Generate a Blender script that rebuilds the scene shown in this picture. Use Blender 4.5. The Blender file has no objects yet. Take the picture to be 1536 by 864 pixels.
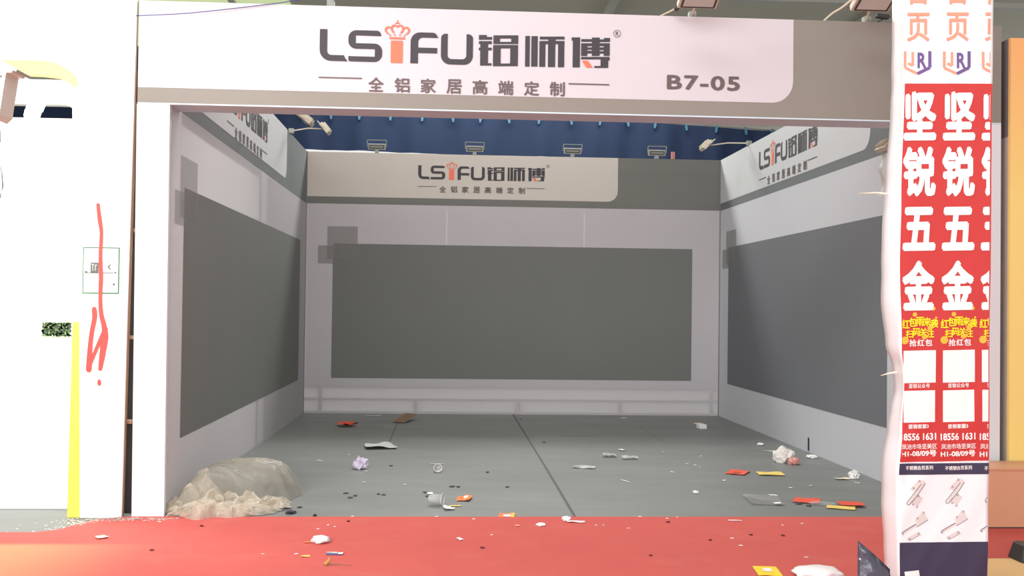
import bpy, bmesh, math, random
from mathutils import Vector, Matrix, Euler, noise
C = bpy.context.scene.collection
PI = math.pi
def S(r, g, b):
    return tuple((c/255/12.92 if c/255 <= .04045 else ((c/255+.055)/1.055)**2.4) for c in (r, g, b)) + (1,)

# ---------------------------------------------------------------- camera
cd = bpy.data.cameras.new('camera'); cam = bpy.data.objects.new('camera', cd); C.objects.link(cam)
yaw, pit, rol = .0608, .018, -.0127
fw = Vector((math.sin(yaw)*math.cos(pit), math.cos(yaw)*math.cos(pit), math.sin(pit)))
r0 = Vector((math.cos(yaw), -math.sin(yaw), 0)); u0 = r0.cross(fw)
rr = math.cos(rol)*r0 - math.sin(rol)*u0; uu = math.sin(rol)*r0 + math.cos(rol)*u0
M = Matrix((rr, uu, -fw)).transposed().to_4x4(); M.translation = (2.1034, -7.2429, 1.4381)
cam.matrix_world = M
cd.sensor_width = 36; cd.lens = 36*1585.99/1536; cd.clip_end = 200
bpy.context.scene.camera = cam

# ---------------------------------------------------------------- world and light
sc = bpy.context.scene
sc.view_settings.view_transform = 'Standard'; sc.view_settings.look = 'None'
sc.view_settings.gamma = 1; sc.view_settings.exposure = 0; sc.view_settings.use_curve_mapping = False
w = bpy.data.worlds.new('daylight'); sc.world = w; w.use_nodes = True
w.node_tree.nodes['Background'].inputs[0].default_value = (1.0, .985, .96, 1)
w.node_tree.nodes['Background'].inputs[1].default_value = .9
def area(name, loc, target, sx, sy, power, col=(1, 1, 1)):
    l = bpy.data.lights.new(name, 'AREA'); l.shape = 'RECTANGLE'; l.size = sx; l.size_y = sy; l.energy = power; l.color = col
    o = bpy.data.objects.new(name, l); C.objects.link(o); o.location = loc
    o.rotation_euler = (Vector(target)-Vector(loc)).to_track_quat('-Z', 'Y').to_euler(); return o
area('hall_entrance_daylight', (-1.2, -11.5, 3.6), (2.2, 0, 1.2), 8, 3.2, 640, (1, .995, 1))
area('added_overhead_fill', (2.8, 2.8, 6.2), (2.8, 3.4, 0), 3.5, 4, 175, (1, .985, .965))  # unseen fill light added to brighten the stand interior
area('added_overhead_fill', (3, 8.9, 5.8), (3, 7.5, 0), 6, .8, 400, (1, .985, .93))  # unseen light added behind the back wall to shine through its fabric
area('added_overhead_fill', (1.2, -4.6, 6.2), (2.2, -1.8, 0), 4, 1.6, 170, (1, .98, .97))  # unseen fill light added for the stand front and the column
area('added_side_fill', (-2.6, -4.6, 5.6), (4.2, -2.2, 1.3), 1.6, 1.6, 130, (1, .985, .98))  # unseen light added to whiten the left side of the column
area('stand_lamp_light', (-1.7, .9, 3.1), (-1.2, 2.2, 1.0), 1.6, 1.0, 200, (1, .99, .95))
# the floodlight at the far left edge, turned back on the white boards
l = bpy.data.lights.new('floodlight_beam', 'SPOT'); l.energy = 165; l.spot_size = 2.3; l.spot_blend = 1; l.shadow_soft_size = .25; l.color = (1, .985, .97)
o = bpy.data.objects.new('floodlight_beam', l); C.objects.link(o); o.location = (-.75, -1.75, 2.75)
o.rotation_euler = (Vector((-.1, 0, 1.9))-o.location).to_track_quat('-Z', 'Y').to_euler()

# ---------------------------------------------------------------- materials
def mat(name, col, rough=.7, var=.06, vscale=6, bump=0, bscale=40, trans=0, metal=0, spec=.4, emit=None, coat=0):
    m = bpy.data.materials.new(name); m.use_nodes = True; nt = m.node_tree; n = nt.nodes; L = nt.links
    b = n['Principled BSDF']; out = n['Material Output']
    b.inputs['Roughness'].default_value = rough; b.inputs['Metallic'].default_value = metal
    b.inputs['Specular IOR Level'].default_value = spec; b.inputs['Coat Weight'].default_value = coat
    tc = n.new('ShaderNodeTexCoord')
    nz = n.new('ShaderNodeTexNoise'); nz.inputs['Scale'].default_value = vscale; nz.inputs['Detail'].default_value = 5
    L.new(tc.outputs['Object'], nz.inputs['Vector'])
    mx = n.new('ShaderNodeMix'); mx.data_type = 'RGBA'
    mx.inputs[6].default_value = tuple(c*(1-var) for c in col[:3])+(1,); mx.inputs[7].default_value = tuple(min(1, c*(1+var)) for c in col[:3])+(1,)
    L.new(nz.outputs['Fac'], mx.inputs[0]); L.new(mx.outputs[2], b.inputs['Base Color'])
    if bump:
        n2 = n.new('ShaderNodeTexNoise'); n2.inputs['Scale'].default_value = bscale; n2.inputs['Detail'].default_value = 4
        L.new(tc.outputs['Object'], n2.inputs['Vector'])
        bp = n.new('ShaderNodeBump'); bp.inputs['Strength'].default_value = bump; bp.inputs['Distance'].default_value = .01
        L.new(n2.outputs['Fac'], bp.inputs['Height']); L.new(bp.outputs['Normal'], b.inputs['Normal'])
    if trans:
        t = n.new('ShaderNodeBsdfTranslucent'); L.new(mx.outputs[2], t.inputs['Color'])
        ms = n.new('ShaderNodeMixShader'); ms.inputs[0].default_value = trans
        L.new(b.outputs[0], ms.inputs[1]); L.new(t.outputs[0], ms.inputs[2]); L.new(ms.outputs[0], out.inputs['Surface'])
    if emit:
        b.inputs['Emission Color'].default_value = emit[0]; b.inputs['Emission Strength'].default_value = emit[1]
    return m
def film(name, col, alpha, rough=.35, bump=0, bscale=30, trans=.4):
    """thin see-through film: part transparent, part scattering"""
    m = bpy.data.materials.new(name); m.use_nodes = True; nt = m.node_tree; n = nt.nodes; L = nt.links
    b = n['Principled BSDF']; b.inputs['Base Color'].default_value = col; b.inputs['Roughness'].default_value = rough
    tr = n.new('ShaderNodeBsdfTransparent'); tl = n.new('ShaderNodeBsdfTranslucent'); tl.inputs['Color'].default_value = col
    a = n.new('ShaderNodeMixShader'); a.inputs[0].default_value = trans; L.new(b.outputs[0], a.inputs[1]); L.new(tl.outputs[0], a.inputs[2])
    c = n.new('ShaderNodeMixShader'); c.inputs[0].default_value = alpha; L.new(tr.outputs[0], c.inputs[1]); L.new(a.outputs[0], c.inputs[2])
    L.new(c.outputs[0], n['Material Output'].inputs['Surface'])
    if bump:
        tc = n.new('ShaderNodeTexCoord'); n2 = n.new('ShaderNodeTexNoise'); n2.inputs['Scale'].default_value = bscale
        mp = n.new('ShaderNodeMapping'); mp.inputs['Scale'].default_value = (1.2, .5, .9); mp.inputs['Rotation'].default_value = (.3, .5, .6); L.new(tc.outputs['Object'], mp.inputs[0])
        n2.noise_type = 'RIDGED_MULTIFRACTAL'; n2.inputs['Detail'].default_value = 3
        L.new(mp.outputs[0], n2.inputs['Vector']); bp = n.new('ShaderNodeBump'); bp.inputs['Strength'].default_value = bump; bp.inputs['Distance'].default_value = .02
        L.new(n2.outputs['Fac'], bp.inputs['Height']); L.new(bp.outputs['Normal'], b.inputs['Normal'])
    return m
def floor_mat():
    m = mat('grey_floor', S(122, 126, 124), .5, .06, 1.2, .12, 30, spec=.35)
    nt = m.node_tree; n = nt.nodes; L = nt.links; b = n['Principled BSDF']
    tc = n.new('ShaderNodeTexCoord'); mp = n.new('ShaderNodeMapping'); mp.inputs['Scale'].default_value = (.6, 1.5, 1); L.new(tc.outputs['Object'], mp.inputs[0])
    st = n.new('ShaderNodeTexNoise'); st.inputs['Scale'].default_value = 1.4; st.inputs['Detail'].default_value = 7; st.inputs['Roughness'].default_value = .65; L.new(mp.outputs[0], st.inputs['Vector'])
    rp = n.new('ShaderNodeValToRGB'); rp.color_ramp.elements[0].position = .35; rp.color_ramp.elements[0].color = (.86, .86, .86, 1); rp.color_ramp.elements[1].position = .7; rp.color_ramp.elements[1].color = (1.08, 1.08, 1.07, 1)
    L.new(st.outputs['Fac'], rp.inputs[0])
    old = b.inputs['Base Color'].links[0].from_socket
    mu = n.new('ShaderNodeMix'); mu.data_type = 'RGBA'; mu.blend_type = 'MULTIPLY'; mu.inputs[0].default_value = 1
    L.new(old, mu.inputs[6]); L.new(rp.outputs[0], mu.inputs[7]); L.new(mu.outputs[2], b.inputs['Base Color'])
    return m
def carpet_mat():
    m = mat('red_carpet', S(204, 100, 94), .95, .07, 3, .3, 260, spec=.1)
    nt = m.node_tree; n = nt.nodes; L = nt.links; b = n['Principled BSDF']
    tc = n.new('ShaderNodeTexCoord')
    sp = n.new('ShaderNodeTexNoise'); sp.inputs['Scale'].default_value = 2.2; sp.inputs['Detail'].default_value = 8; L.new(tc.outputs['Object'], sp.inputs['Vector'])
    rp = n.new('ShaderNodeValToRGB'); rp.color_ramp.elements[0].position = .55; rp.color_ramp.elements[0].color = (0, 0, 0, 1); rp.color_ramp.elements[1].position = .8; rp.color_ramp.elements[1].color = (.35, .35, .35, 1)
    L.new(sp.outputs['Fac'], rp.inputs[0])
    old = b.inputs['Base Color'].links[0].from_socket
    mu = n.new('ShaderNodeMix'); mu.data_type = 'RGBA'; L.new(rp.outputs[0], mu.inputs[0]); L.new(old, mu.inputs[6]); mu.inputs[7].default_value = S(212, 128, 112)
    # orange glow over the front left, painted into the carpet colour
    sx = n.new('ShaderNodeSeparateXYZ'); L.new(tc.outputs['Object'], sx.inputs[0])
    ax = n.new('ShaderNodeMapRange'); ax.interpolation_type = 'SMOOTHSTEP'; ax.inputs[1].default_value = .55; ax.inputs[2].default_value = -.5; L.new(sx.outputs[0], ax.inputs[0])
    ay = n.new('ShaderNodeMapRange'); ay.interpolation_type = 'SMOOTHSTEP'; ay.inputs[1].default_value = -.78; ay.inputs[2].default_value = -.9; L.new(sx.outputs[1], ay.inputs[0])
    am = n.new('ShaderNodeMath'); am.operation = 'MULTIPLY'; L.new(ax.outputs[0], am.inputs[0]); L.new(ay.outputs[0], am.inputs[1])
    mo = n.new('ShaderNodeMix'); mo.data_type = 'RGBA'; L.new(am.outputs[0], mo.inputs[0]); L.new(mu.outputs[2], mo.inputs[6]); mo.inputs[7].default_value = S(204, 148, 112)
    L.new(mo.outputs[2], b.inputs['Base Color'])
    return m
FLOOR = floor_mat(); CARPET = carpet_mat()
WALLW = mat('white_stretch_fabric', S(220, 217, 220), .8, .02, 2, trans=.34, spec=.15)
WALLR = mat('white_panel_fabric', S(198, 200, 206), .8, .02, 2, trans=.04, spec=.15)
DARK = mat('dark_grey_print', S(128, 131, 128), .75, .03, 2, .05, 300, trans=.18, spec=.2)
DARKR = mat('dark_grey_print_plain', S(112, 115, 120), .75, .03, 2, .05, 300, spec=.2)
GREY = mat('warm_grey_print', S(142, 139, 132), .7, .03, 2, .05, 200, spec=.25)
WPRINTS = mat('white_side_print', S(196, 199, 202), .7, .015, 1.5, spec=.2)
GREYS = mat('cool_side_print', S(112, 118, 120), .75, .03, 2, .05, 200, spec=.2)
GREYB = mat('cool_grey_print', S(122, 123, 119), .75, .03, 2, .05, 200, trans=.08, spec=.2)
WPRINT = mat('white_print', S(207, 204, 210), .65, .015, 1.5, .04, 200, spec=.3)
WPRINTB = mat('white_print_thin', S(226, 220, 212), .7, .015, 1.5, trans=.22, spec=.2)
SQ = film('square_tint', S(150, 151, 149), .5, .8, trans=.1)
INK = mat('charcoal_ink', S(62, 60, 66), .6, .02)
TAG = mat('brown_grey_ink', S(104, 92, 92), .6, .02)
ORANGE = mat('orange_ink', S(236, 120, 92), .6, .02)
PAINTW = mat('white_painted_frame', S(224, 230, 236), .6, .015, 2, spec=.3)
LAV = mat('pale_lavender_board', S(204, 226, 238), .7, .02)
NW = mat('glossy_white_board', S(244, 244, 238), .5, .01)
YEL = mat('yellow_trim_paint', S(238, 232, 132), .5, .03)
TIMBER = mat('timber', S(150, 120, 96), .8, .15, 12)
SHADE = mat('dark_board', S(62, 57, 58), .8, .1)
ALU = mat('aluminium', S(170, 170, 168), .4, .05, metal=.8)
CREAM = mat('cream_lamp_metal', S(206, 200, 182), .45, .04)
LGREY = mat('grey_lamp_metal', S(150, 154, 148), .5, .06)
DKMET = mat('dark_metal', S(58, 60, 62), .5, .05)
GLASS = mat('lamp_glass', S(196, 204, 196), .12, .05, spec=.8)
BLUE = mat('blue_curtain_cloth', S(24, 42, 72), .8, .08, .6, .1, 60, trans=.25)
CLIP = mat('cyan_clip', S(62, 104, 124), .5, .03)
CEIL = mat('roof_membrane', S(186, 184, 170), .8, .05, .5, trans=0)
GREENP = mat('green_roof_sheet', S(205, 222, 170), .6, .03, emit=(S(215, 230, 170), .55))
BEAM = mat('roof_beam_paint', S(176, 176, 168), .6, .04)
ROOFD = mat('roof_cable', S(66, 66, 66), .6, .04)
CABLE = mat('pale_cable', S(206, 198, 176), .6, .04)
BCABLE = mat('blue_cord', S(72, 76, 140), .6, .04)
GCABLE = mat('grey_cable', S(116, 118, 116), .5, .04)

# ---------------------------------------------------------------- helpers
class MB:
    def __init__(s): s.v = []; s.f = []
    def quad(s, *p): i = len(s.v); s.v += [tuple(q) for q in p]; s.f.append(tuple(range(i, i+len(p)))); return s
    def box(s, a, b, R=None, o=(0, 0, 0)):
        x0, y0, z0 = a; x1, y1, z1 = b; i = len(s.v)
        P = [(x0, y0, z0), (x1, y0, z0), (x1, y1, z0), (x0, y1, z0), (x0, y0, z1), (x1, y0, z1), (x1, y1, z1), (x0, y1, z1)]
        if R is not None: P = [tuple(R @ Vector(p) + Vector(o)) for p in P]
        s.v += P; s.f += [tuple(i+k for k in q) for q in ((0, 3, 2, 1), (4, 5, 6, 7), (0, 1, 5, 4), (1, 2, 6, 5), (2, 3, 7, 6), (3, 0, 4, 7))]; return s
    def tube(s, pts, r, n=8, caps=True):
        pts = [Vector(p) for p in pts]; rs = r if isinstance(r, (list, tuple)) else [r]*len(pts); base = len(s.v); up = Vector((0, 0, 1))
        for k, p in enumerate(pts):
            d = (pts[min(k+1, len(pts)-1)] - pts[max(k-1, 0)]).normalized()
            a = d.cross(up if abs(d.z) < .95 else Vector((1, 0, 0))).normalized(); b = d.cross(a)
            for j in range(n):
                t = 2*PI*j/n; s.v.append(tuple(p + rs[k]*(math.cos(t)*a + math.sin(t)*b)))
        for k in range(len(pts)-1):
            for j in range(n):
                s.f.append((base+k*n+j, base+k*n+(j+1) % n, base+(k+1)*n+(j+1) % n, base+(k+1)*n+j))
        if caps: s.f.append(tuple(base+j for j in range(n))); s.f.append(tuple(base+(len(pts)-1)*n+j for j in reversed(range(n))))
        return s
    def lathe(s, prof, n=24, R=None, o=(0, 0, 0)):
        base = len(s.v)
        for (r, z) in prof:
            for j in range(n):
                t = 2*PI*j/n; p = Vector((r*math.cos(t), r*math.sin(t), z))
                if R is not None: p = R @ p
                s.v.append(tuple(p+Vector(o)))
        for k in range(len(prof)-1):
            for j in range(n): s.f.append((base+k*n+j, base+k*n+(j+1) % n, base+(k+1)*n+(j+1) % n, base+(k+1)*n+j))
        return s
    def build(s, name, m, parent=None, smooth=False, bevel=0):
        me = bpy.data.meshes.new(name); me.from_pydata(s.v, [], s.f); me.update(); me.materials.append(m)
        if smooth:
            for p in me.polygons: p.use_smooth = True
        o = bpy.data.objects.new(name, me); C.objects.link(o)
        if parent is not None: o.parent = parent
        if bevel:
            b = o.modifiers.new('bevel', 'BEVEL'); b.width = bevel; b.segments = 2; b.limit_method = 'ANGLE'
        return o
def tag(o, label=None, cat=None, group=None, kind=None):
    if label: o['label'] = label
    if cat: o['category'] = cat
    if group: o['group'] = group
    if kind: o['kind'] = kind
    return o
def thing(name, label, cat, loc=(0, 0, 0), rz=0, group=None):
    o = bpy.data.objects.new(name, None); C.objects.link(o); o.location = loc; o.rotation_euler = (0, 0, rz); o.empty_display_size = .1
    return tag(o, label, cat, group)
def copy_tree(o, loc, rz=None, label=None):
    c = o.copy(); C.objects.link(c); c.location = loc
    if rz is not None: c.rotation_euler = (0, 0, rz)
    if label: c['label'] = label
    for ch in o.children:
        d = ch.copy(); C.objects.link(d); d.parent = c
        for g in ch.children:
            e = g.copy(); C.objects.link(e); e.parent = d
    return c
def rpoly(pts, n=7):
    """polygon with rounded corners: pts (x, y[, r])"""
    out = []; N = len(pts)
    for i, p in enumerate(pts):
        r = p[2] if len(p) > 2 else 0; P = Vector(p[:2])
        if r <= 0: out.append(P); continue
        A = Vector(pts[i-1][:2]); B = Vector(pts[(i+1) % N][:2]); da = (A-P).normalized(); db = (B-P).normalized()
        h = math.tan(math.acos(max(-1, min(1, da.dot(db))))/2); t = min(r/h, (A-P).length*.98, (B-P).length*.98); rr_ = t*h
        c = P + (da+db).normalized()*math.sqrt(t*t+rr_*rr_)
        a0 = P+da*t-c; a1 = P+db*t-c; ang0 = math.atan2(a0.y, a0.x); dl = math.atan2(a1.y, a1.x)-ang0
        while dl > PI: dl -= 2*PI
        while dl < -PI: dl += 2*PI
        for k in range(n+1): out.append(c+rr_*Vector((math.cos(ang0+dl*k/n), math.sin(ang0+dl*k/n))))
    return out
def stroke(pts, ws):
    """flat tapered stroke around a polyline (smoothed)"""
    P = [Vector(p) for p in pts]; Q = []; W = []
    for i in range(len(P)-1):
        p0 = P[max(i-1, 0)]; p1 = P[i]; p2 = P[i+1]; p3 = P[min(i+2, len(P)-1)]
        for k in range(5):
            t = k/5; Q.append(.5*((2*p1)+(p2-p0)*t+(2*p0-5*p1+4*p2-p3)*t*t+(3*p1-p0-3*p2+p3)*t**3)); W.append(ws[i]*(1-t)+ws[i+1]*t)
    Q.append(P[-1]); W.append(ws[-1]); L = []; R = []
    for i, q in enumerate(Q):
        d = (Q[min(i+1, len(Q)-1)]-Q[max(i-1, 0)]).normalized(); nrm = Vector((-d.y, d.x))*W[i]/2; L.append(q+nrm); R.append(q-nrm)
    return [(L[i], L[i+1], R[i+1], R[i]) for i in range(len(Q)-1)]
_tc = {}
def glyphs(body, bold=0., spacing=1.):
    """the built-in font's outlines as a flat mesh: verts in a 0..1 box, faces"""
    k = (body, bold, spacing)
    if k in _tc: return _tc[k]
    c = bpy.data.curves.new('t', 'FONT'); c.body = body; c.space_character = spacing; c.resolution_u = 3
    o = bpy.data.objects.new('t', c); C.objects.link(o)
    bpy.context.view_layer.update(); me = bpy.data.meshes.new_from_object(o.evaluated_get(bpy.context.evaluated_depsgraph_get()))
    V = [(v.co.x, v.co.y) for v in me.vertices]; F = [tuple(p.vertices) for p in me.polygons]
    bpy.data.objects.remove(o); bpy.data.curves.remove(c); bpy.data.meshes.remove(me)
    if bold > 0:
        V0, F0 = V, F; V = []; F = []
        for k in range(6):
            i = len(V); a = 2*PI*k/6+PI/12*5; V += [(x+bold*math.cos(a), y+bold*math.sin(a), k) for x, y in V0]; F += [tuple(i+q for q in f) for f in F0]
    x0 = min(v[0] for v in V); x1 = max(v[0] for v in V); y0 = min(v[1] for v in V); y1 = max(v[1] for v in V)
    V = [((p[0]-x0)/(x1-x0), (p[1]-y0)/(y1-y0), p[2] if len(p) > 2 else 0) for p in V]; _tc[k] = (V, F); return _tc[k]
class Flat:
    """flat print drawn in 2-D, then laid on a surface by a mapping (u, v) -> point"""
    def __init__(s): s.v = []; s.f = []
    def poly(s, pts): i = len(s.v); s.v += [(p[0], p[1]) for p in pts]; s.f.append(tuple(range(i, i+len(pts)))); return s
    def rect(s, x0, y0, x1, y1): return s.poly([(x0, y0), (x1, y0), (x1, y1), (x0, y1)])
    def text(s, body, x0, y0, x1, y1, bold=0., spacing=1.):
        V, F = glyphs(body, bold, spacing); i = len(s.v)
        s.v += [(x0+(x1-x0)*a, y0+(y1-y0)*b, k) for a, b, k in V]; s.f += [tuple(i+k for k in f) for f in F]; return s
    def stroke(s, pts, ws, k=0):
        for q in stroke(pts, ws):
            i = len(s.v); s.v += [(p[0], p[1], k) for p in q]; s.f.append(tuple(range(i, i+4)))
        return s
    def disc(s, x, y, r, n=14, ry=None): return s.poly([(x+r*math.cos(2*PI*k/n), y+(ry or r)*math.sin(2*PI*k/n)) for k in range(n)])
    def ring(s, x, y, r, w, n=24):
        for k in range(n):
            a, b = 2*PI*k/n, 2*PI*(k+1)/n
            s.poly([(x+r*math.cos(a), y+r*math.sin(a)), (x+r*math.cos(b), y+r*math.sin(b)), (x+(r-w)*math.cos(b), y+(r-w)*math.sin(b)), (x+(r-w)*math.cos(a), y+(r-w)*math.sin(a))])
        return s
    def lay(s, name, m, parent, fn, clip=None, cuts=0):
        bm = bmesh.new(); vs = [bm.verts.new((p[0], p[1], p[2] if len(p) > 2 else 0)) for p in s.v]
        for f in s.f:
            try: bm.faces.new([vs[k] for k in f])
            except ValueError: pass
        if clip:
            for co, no in clip:
                bmesh.ops.bisect_plane(bm, geom=bm.verts[:]+bm.edges[:]+bm.faces[:], plane_co=co, plane_no=no, clear_outer=True)
        if cuts:
            bmesh.ops.triangulate(bm, faces=[f for f in bm.faces if len(f.verts) > 4])
            bmesh.ops.subdivide_edges(bm, edges=bm.edges[:], cuts=cuts, use_grid_fill=True)
        for v in bm.verts:
            x, y, k = v.co; p = Vector(fn(x, y))
            if k: p += (Vector(fn(x+.1, y))-p).cross(Vector(fn(x, y+.1))-p).normalized()*k*.0002
            v.co = p
        me = bpy.data.meshes.new(name); bm.to_mesh(me); bm.free(); me.materials.append(m)
        o = bpy.data.objects.new(name, me); C.objects.link(o); o.parent = parent; return o

# ---------------------------------------------------------------- the stand's logo, drawn once in its own units (Y down)
def dsk(pts): return [(x, y-.03*x) for x, y in pts]
def c3(x, y): X = 1536+1.0434*x; return (X, y*1.0434-.03*X)
def logo():
    out = []; Y = lambda P: [(p[0], -p[1])+tuple(p[2:]) for p in P]
    d = Flat(); out.append(('logo_letter', INK, d)); d.poly(rpoly(Y([(75, 95), (148, 95), (148, 350, 42), (316, 350), (322, 372), (352, 409), (75, 409, 110)])))
    d = Flat(); out.append(('logo_letter', INK, d)); d.poly(rpoly(Y([(678, 150), (672, 97, 42), (356, 97, 80), (356, 281, 75), (618, 281), (618, 357), (356, 357), (360, 409, 20), (690, 409, 80), (690, 226, 75), (428, 226), (428, 148)])))
    d = Flat(); out.append(('logo_letter', INK, d)); d.poly(rpoly(Y([(970, 411), (970, 101, 95), (1215, 101, 45), (1245, 152), (1045, 152, 45), (1045, 253), (1235, 253), (1235, 307), (1045, 307), (1045, 411)])))
    d = Flat(); out.append(('logo_letter', INK, d)); d.poly(rpoly(Y([(1272, 107, 45), (1338, 107), (1338, 359, 40), (1525, 359, 40), (1525, 107), (1590, 107, 45), (1590, 413, 90), (1272, 413, 90)])))
    def R(_, x0, y0, x1, y1): d.poly([(p[0], -p[1]) for p in (c3(x0, y0), c3(x1, y0), c3(x1, y1), c3(x0, y1))])
    def B(x0, y0, x1, y1, a0, b0, a1, b1):
        R(d, x0, y0, x1, b0); R(d, x0, b1, x1, y1); R(d, x0, b0, a0, b1); R(d, a1, b0, x1, b1)
    d = Flat(); out.append(('logo_character', INK, d))
    for q in [(108, 153, 183, 198), (183, 172, 235, 198), (108, 212, 232, 240), (122, 240, 197, 447), (108, 275, 122, 300), (197, 275, 232, 300), (197, 425, 232, 447)]: R(d, *q)
    B(247, 157, 485, 240, 310, 187, 418, 220); B(245, 250, 484, 453, 318, 282, 410, 428)
    d = Flat(); out.append(('logo_character', INK, d))
    for q in [(553, 163, 597, 458), (612, 165, 673, 458), (693, 170, 931, 197), (775, 197, 845, 212), (690, 212, 931, 242), (690, 242, 748, 461), (773, 242, 843, 463), (870, 242, 930, 465)]: R(d, *q)
    d = Flat(); out.append(('logo_character', INK, d))
    for q in [(1000, 178, 1082, 208), (1012, 208, 1082, 467), (1093, 195, 1197, 220), (1272, 198, 1312, 222), (1312, 184, 1372, 222), (1197, 180, 1272, 357),
              (1093, 235, 1197, 262), (1093, 262, 1153, 357), (1153, 275, 1197, 297), (1153, 308, 1197, 333),
              (1272, 235, 1370, 262), (1312, 262, 1370, 357), (1272, 275, 1312, 300), (1272, 312, 1312, 335),
              (1093, 367, 1370, 390), (1283, 390, 1357, 473), (1222, 455, 1283, 473), (1357, 390, 1370, 402)]: R(d, *q)
    o = Flat(); out.append(('orange_stroke', ORANGE, o)); o.poly([(p[0], -p[1]) for p in (c3(1100, 403), c3(1158, 403), c3(1208, 470), c3(1147, 470))])
    o = Flat(); out.append(('logo_letter', ORANGE, o)); o.rect(775, -190, 893, -412)
    o = Flat(); out.append(('crown_emblem', ORANGE, o)); o.rect(760, -155, 915, -176)
    for s in (-1, 1):
        m = lambda P: [(838+s*(x-838), -(y-25)) for x, y in P]
        o.stroke(m([(772, 92), (752, 82), (730, 92), (722, 112), (735, 138), (758, 152)]), [10, 18, 22, 22, 16, 10])
        o.stroke(m([(834, 84), (826, 66), (800, 66), (782, 84), (786, 112), (806, 142)]), [8, 18, 20, 22, 22, 14])
        for x, y in ((768, 164), (812, 160)): o.disc(*m([(x, y)])[0], 9)
    o.rect(833, 15, 845, -18); o.rect(812, -12, 865, -20)
    # tagline and its rules
    for i, ch in enumerate('全铝家居高端定制'):
        x = 558+i*258; t = Flat(); out.append(('tagline_character', TAG, t)); t.text(ch, x, -705, x+152, -560, .022)
    t = Flat(); out.append(('rule', TAG, t)); t.rect(70, -569, 495, -582)
    t = Flat(); out.append(('rule', TAG, t)); t.rect(2552, -569, 2965, -582)
    g = Flat(); out.append(('registered_mark', TAG, g)); g.ring(3039, -57, 38, 5); g.text('R', 3024, -78, 3056, -37, .01)
    return out
LOGO = logo(); LK = 1.994/2897
def put_logo(parent, origin, ax, nrm, k=1.):
    """origin = top-left of the letter L on the wall, ax = reading direction"""
    O = Vector(origin); A = Vector(ax); Nn = Vector(nrm)*.004; s = LK*k
    fn = lambda u, v: O + A*((u-75)*s) + Vector((0, 0, 1))*((v+97)*s) + Nn
    for nm, m, f in LOGO: f.lay(nm, m, parent, fn)

# ---------------------------------------------------------------- setting: floor, ceiling, walls
L_, R_, D_ = .215, 5.79, 6.908
fl = MB().box((-9, -9, -.1), (15, 24, 0)).build('floor', FLOOR); tag(fl, kind='structure')
def seam(pts, wd, nm='floor_seam'):
    m = MB()
    for (a, b) in zip(pts[:-1], pts[1:]): m.quad((a[0]-wd, a[1], .0012), (a[0]+wd, a[1], .0012), (b[0]+wd, b[1], .0012), (b[0]-wd, b[1], .0012))
    return m.build(nm, SEAM, fl)
SEAM = mat('floor_seam_dirt', S(92, 94, 94), .8)
seam([(3.0, .0), (3.005, 2), (3.003, 4), (3.0, 6.9)], .011)
seam([(1.515, 3.82), (1.512, 5), (1.509, 5.83)], .006)
seam([(4.467, 3.98), (4.467, 5.55)], .003)
ce = MB().box((-15, -6.5, 6.5), (24, 26, 6.6)).build('ceiling', CEIL); tag(ce, kind='structure')
for x in (-6, -1.5, 4.75, 9.2, 14): MB().box((x-.05, -6, 6.38), (x+.05, 25, 6.499)).build('beam', BEAM, ce)
for y in (9.0, 17.5): MB().box((-14, y, 6.3), (23, y+.12, 6.379)).build('purlin', BEAM, ce)
MB().box((-5.5, 9.4, 6.42), (-.6, 15, 6.498)).build('skylight_sheet', GREENP, ce)

def wall(name, pts, m): return tag(MB().quad(*pts).build(name, m), kind='structure')
ZT = 3.47
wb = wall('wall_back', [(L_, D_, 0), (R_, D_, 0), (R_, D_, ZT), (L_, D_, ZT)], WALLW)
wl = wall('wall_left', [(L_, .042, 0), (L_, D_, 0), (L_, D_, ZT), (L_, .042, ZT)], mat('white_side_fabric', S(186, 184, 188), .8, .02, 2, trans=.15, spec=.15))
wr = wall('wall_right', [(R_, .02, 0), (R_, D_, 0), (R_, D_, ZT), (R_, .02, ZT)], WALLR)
def overlay(parent, nm, m, poly, fn, lb=None):
    f = Flat(); f.poly(poly); o = f.lay(nm, m, parent, fn)
    if lb: o['label'] = lb
    return o
fb = lambda e: (lambda u, v: (u, D_-e, v)); fl_ = lambda e: (lambda u, v: (L_+e, u, v)); fr_ = lambda e: (lambda u, v: (R_-e, u, v))
rc = lambda x0, z0, x1, z1: [(x0, z0), (x1, z0), (x1, z1), (x0, z1)]
# back wall print
overlay(wb, 'dark_panel', DARK, rc(.577, .47, 5.407, 2.253), fb(.002), 'dark grey printed rectangle')
overlay(wb, 'grey_band', GREYB, rc(L_, 2.783, R_, ZT), fb(.001), 'grey fascia band')
overlay(wb, 'white_band', WPRINTB, rpoly([(L_+.001, 2.876), (4.38, 2.876, .14), (4.38, ZT-.001), (L_+.001, ZT-.001)]), fb(.003), 'off-white fascia field with one rounded corner')
overlay(wb, 'accent_square', SQ, rc(.5, 2.045, .9, 2.482), fb(.004), 'translucent grey square')
overlay(wb, 'accent_square', SQ, rc(.38, 1.987, .61, 2.224), fb(.005), 'small translucent grey square')
put_logo(wb, (1.69, D_-.003, 3.316), (1, 0, 0), (0, -1, 0), .853)
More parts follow.
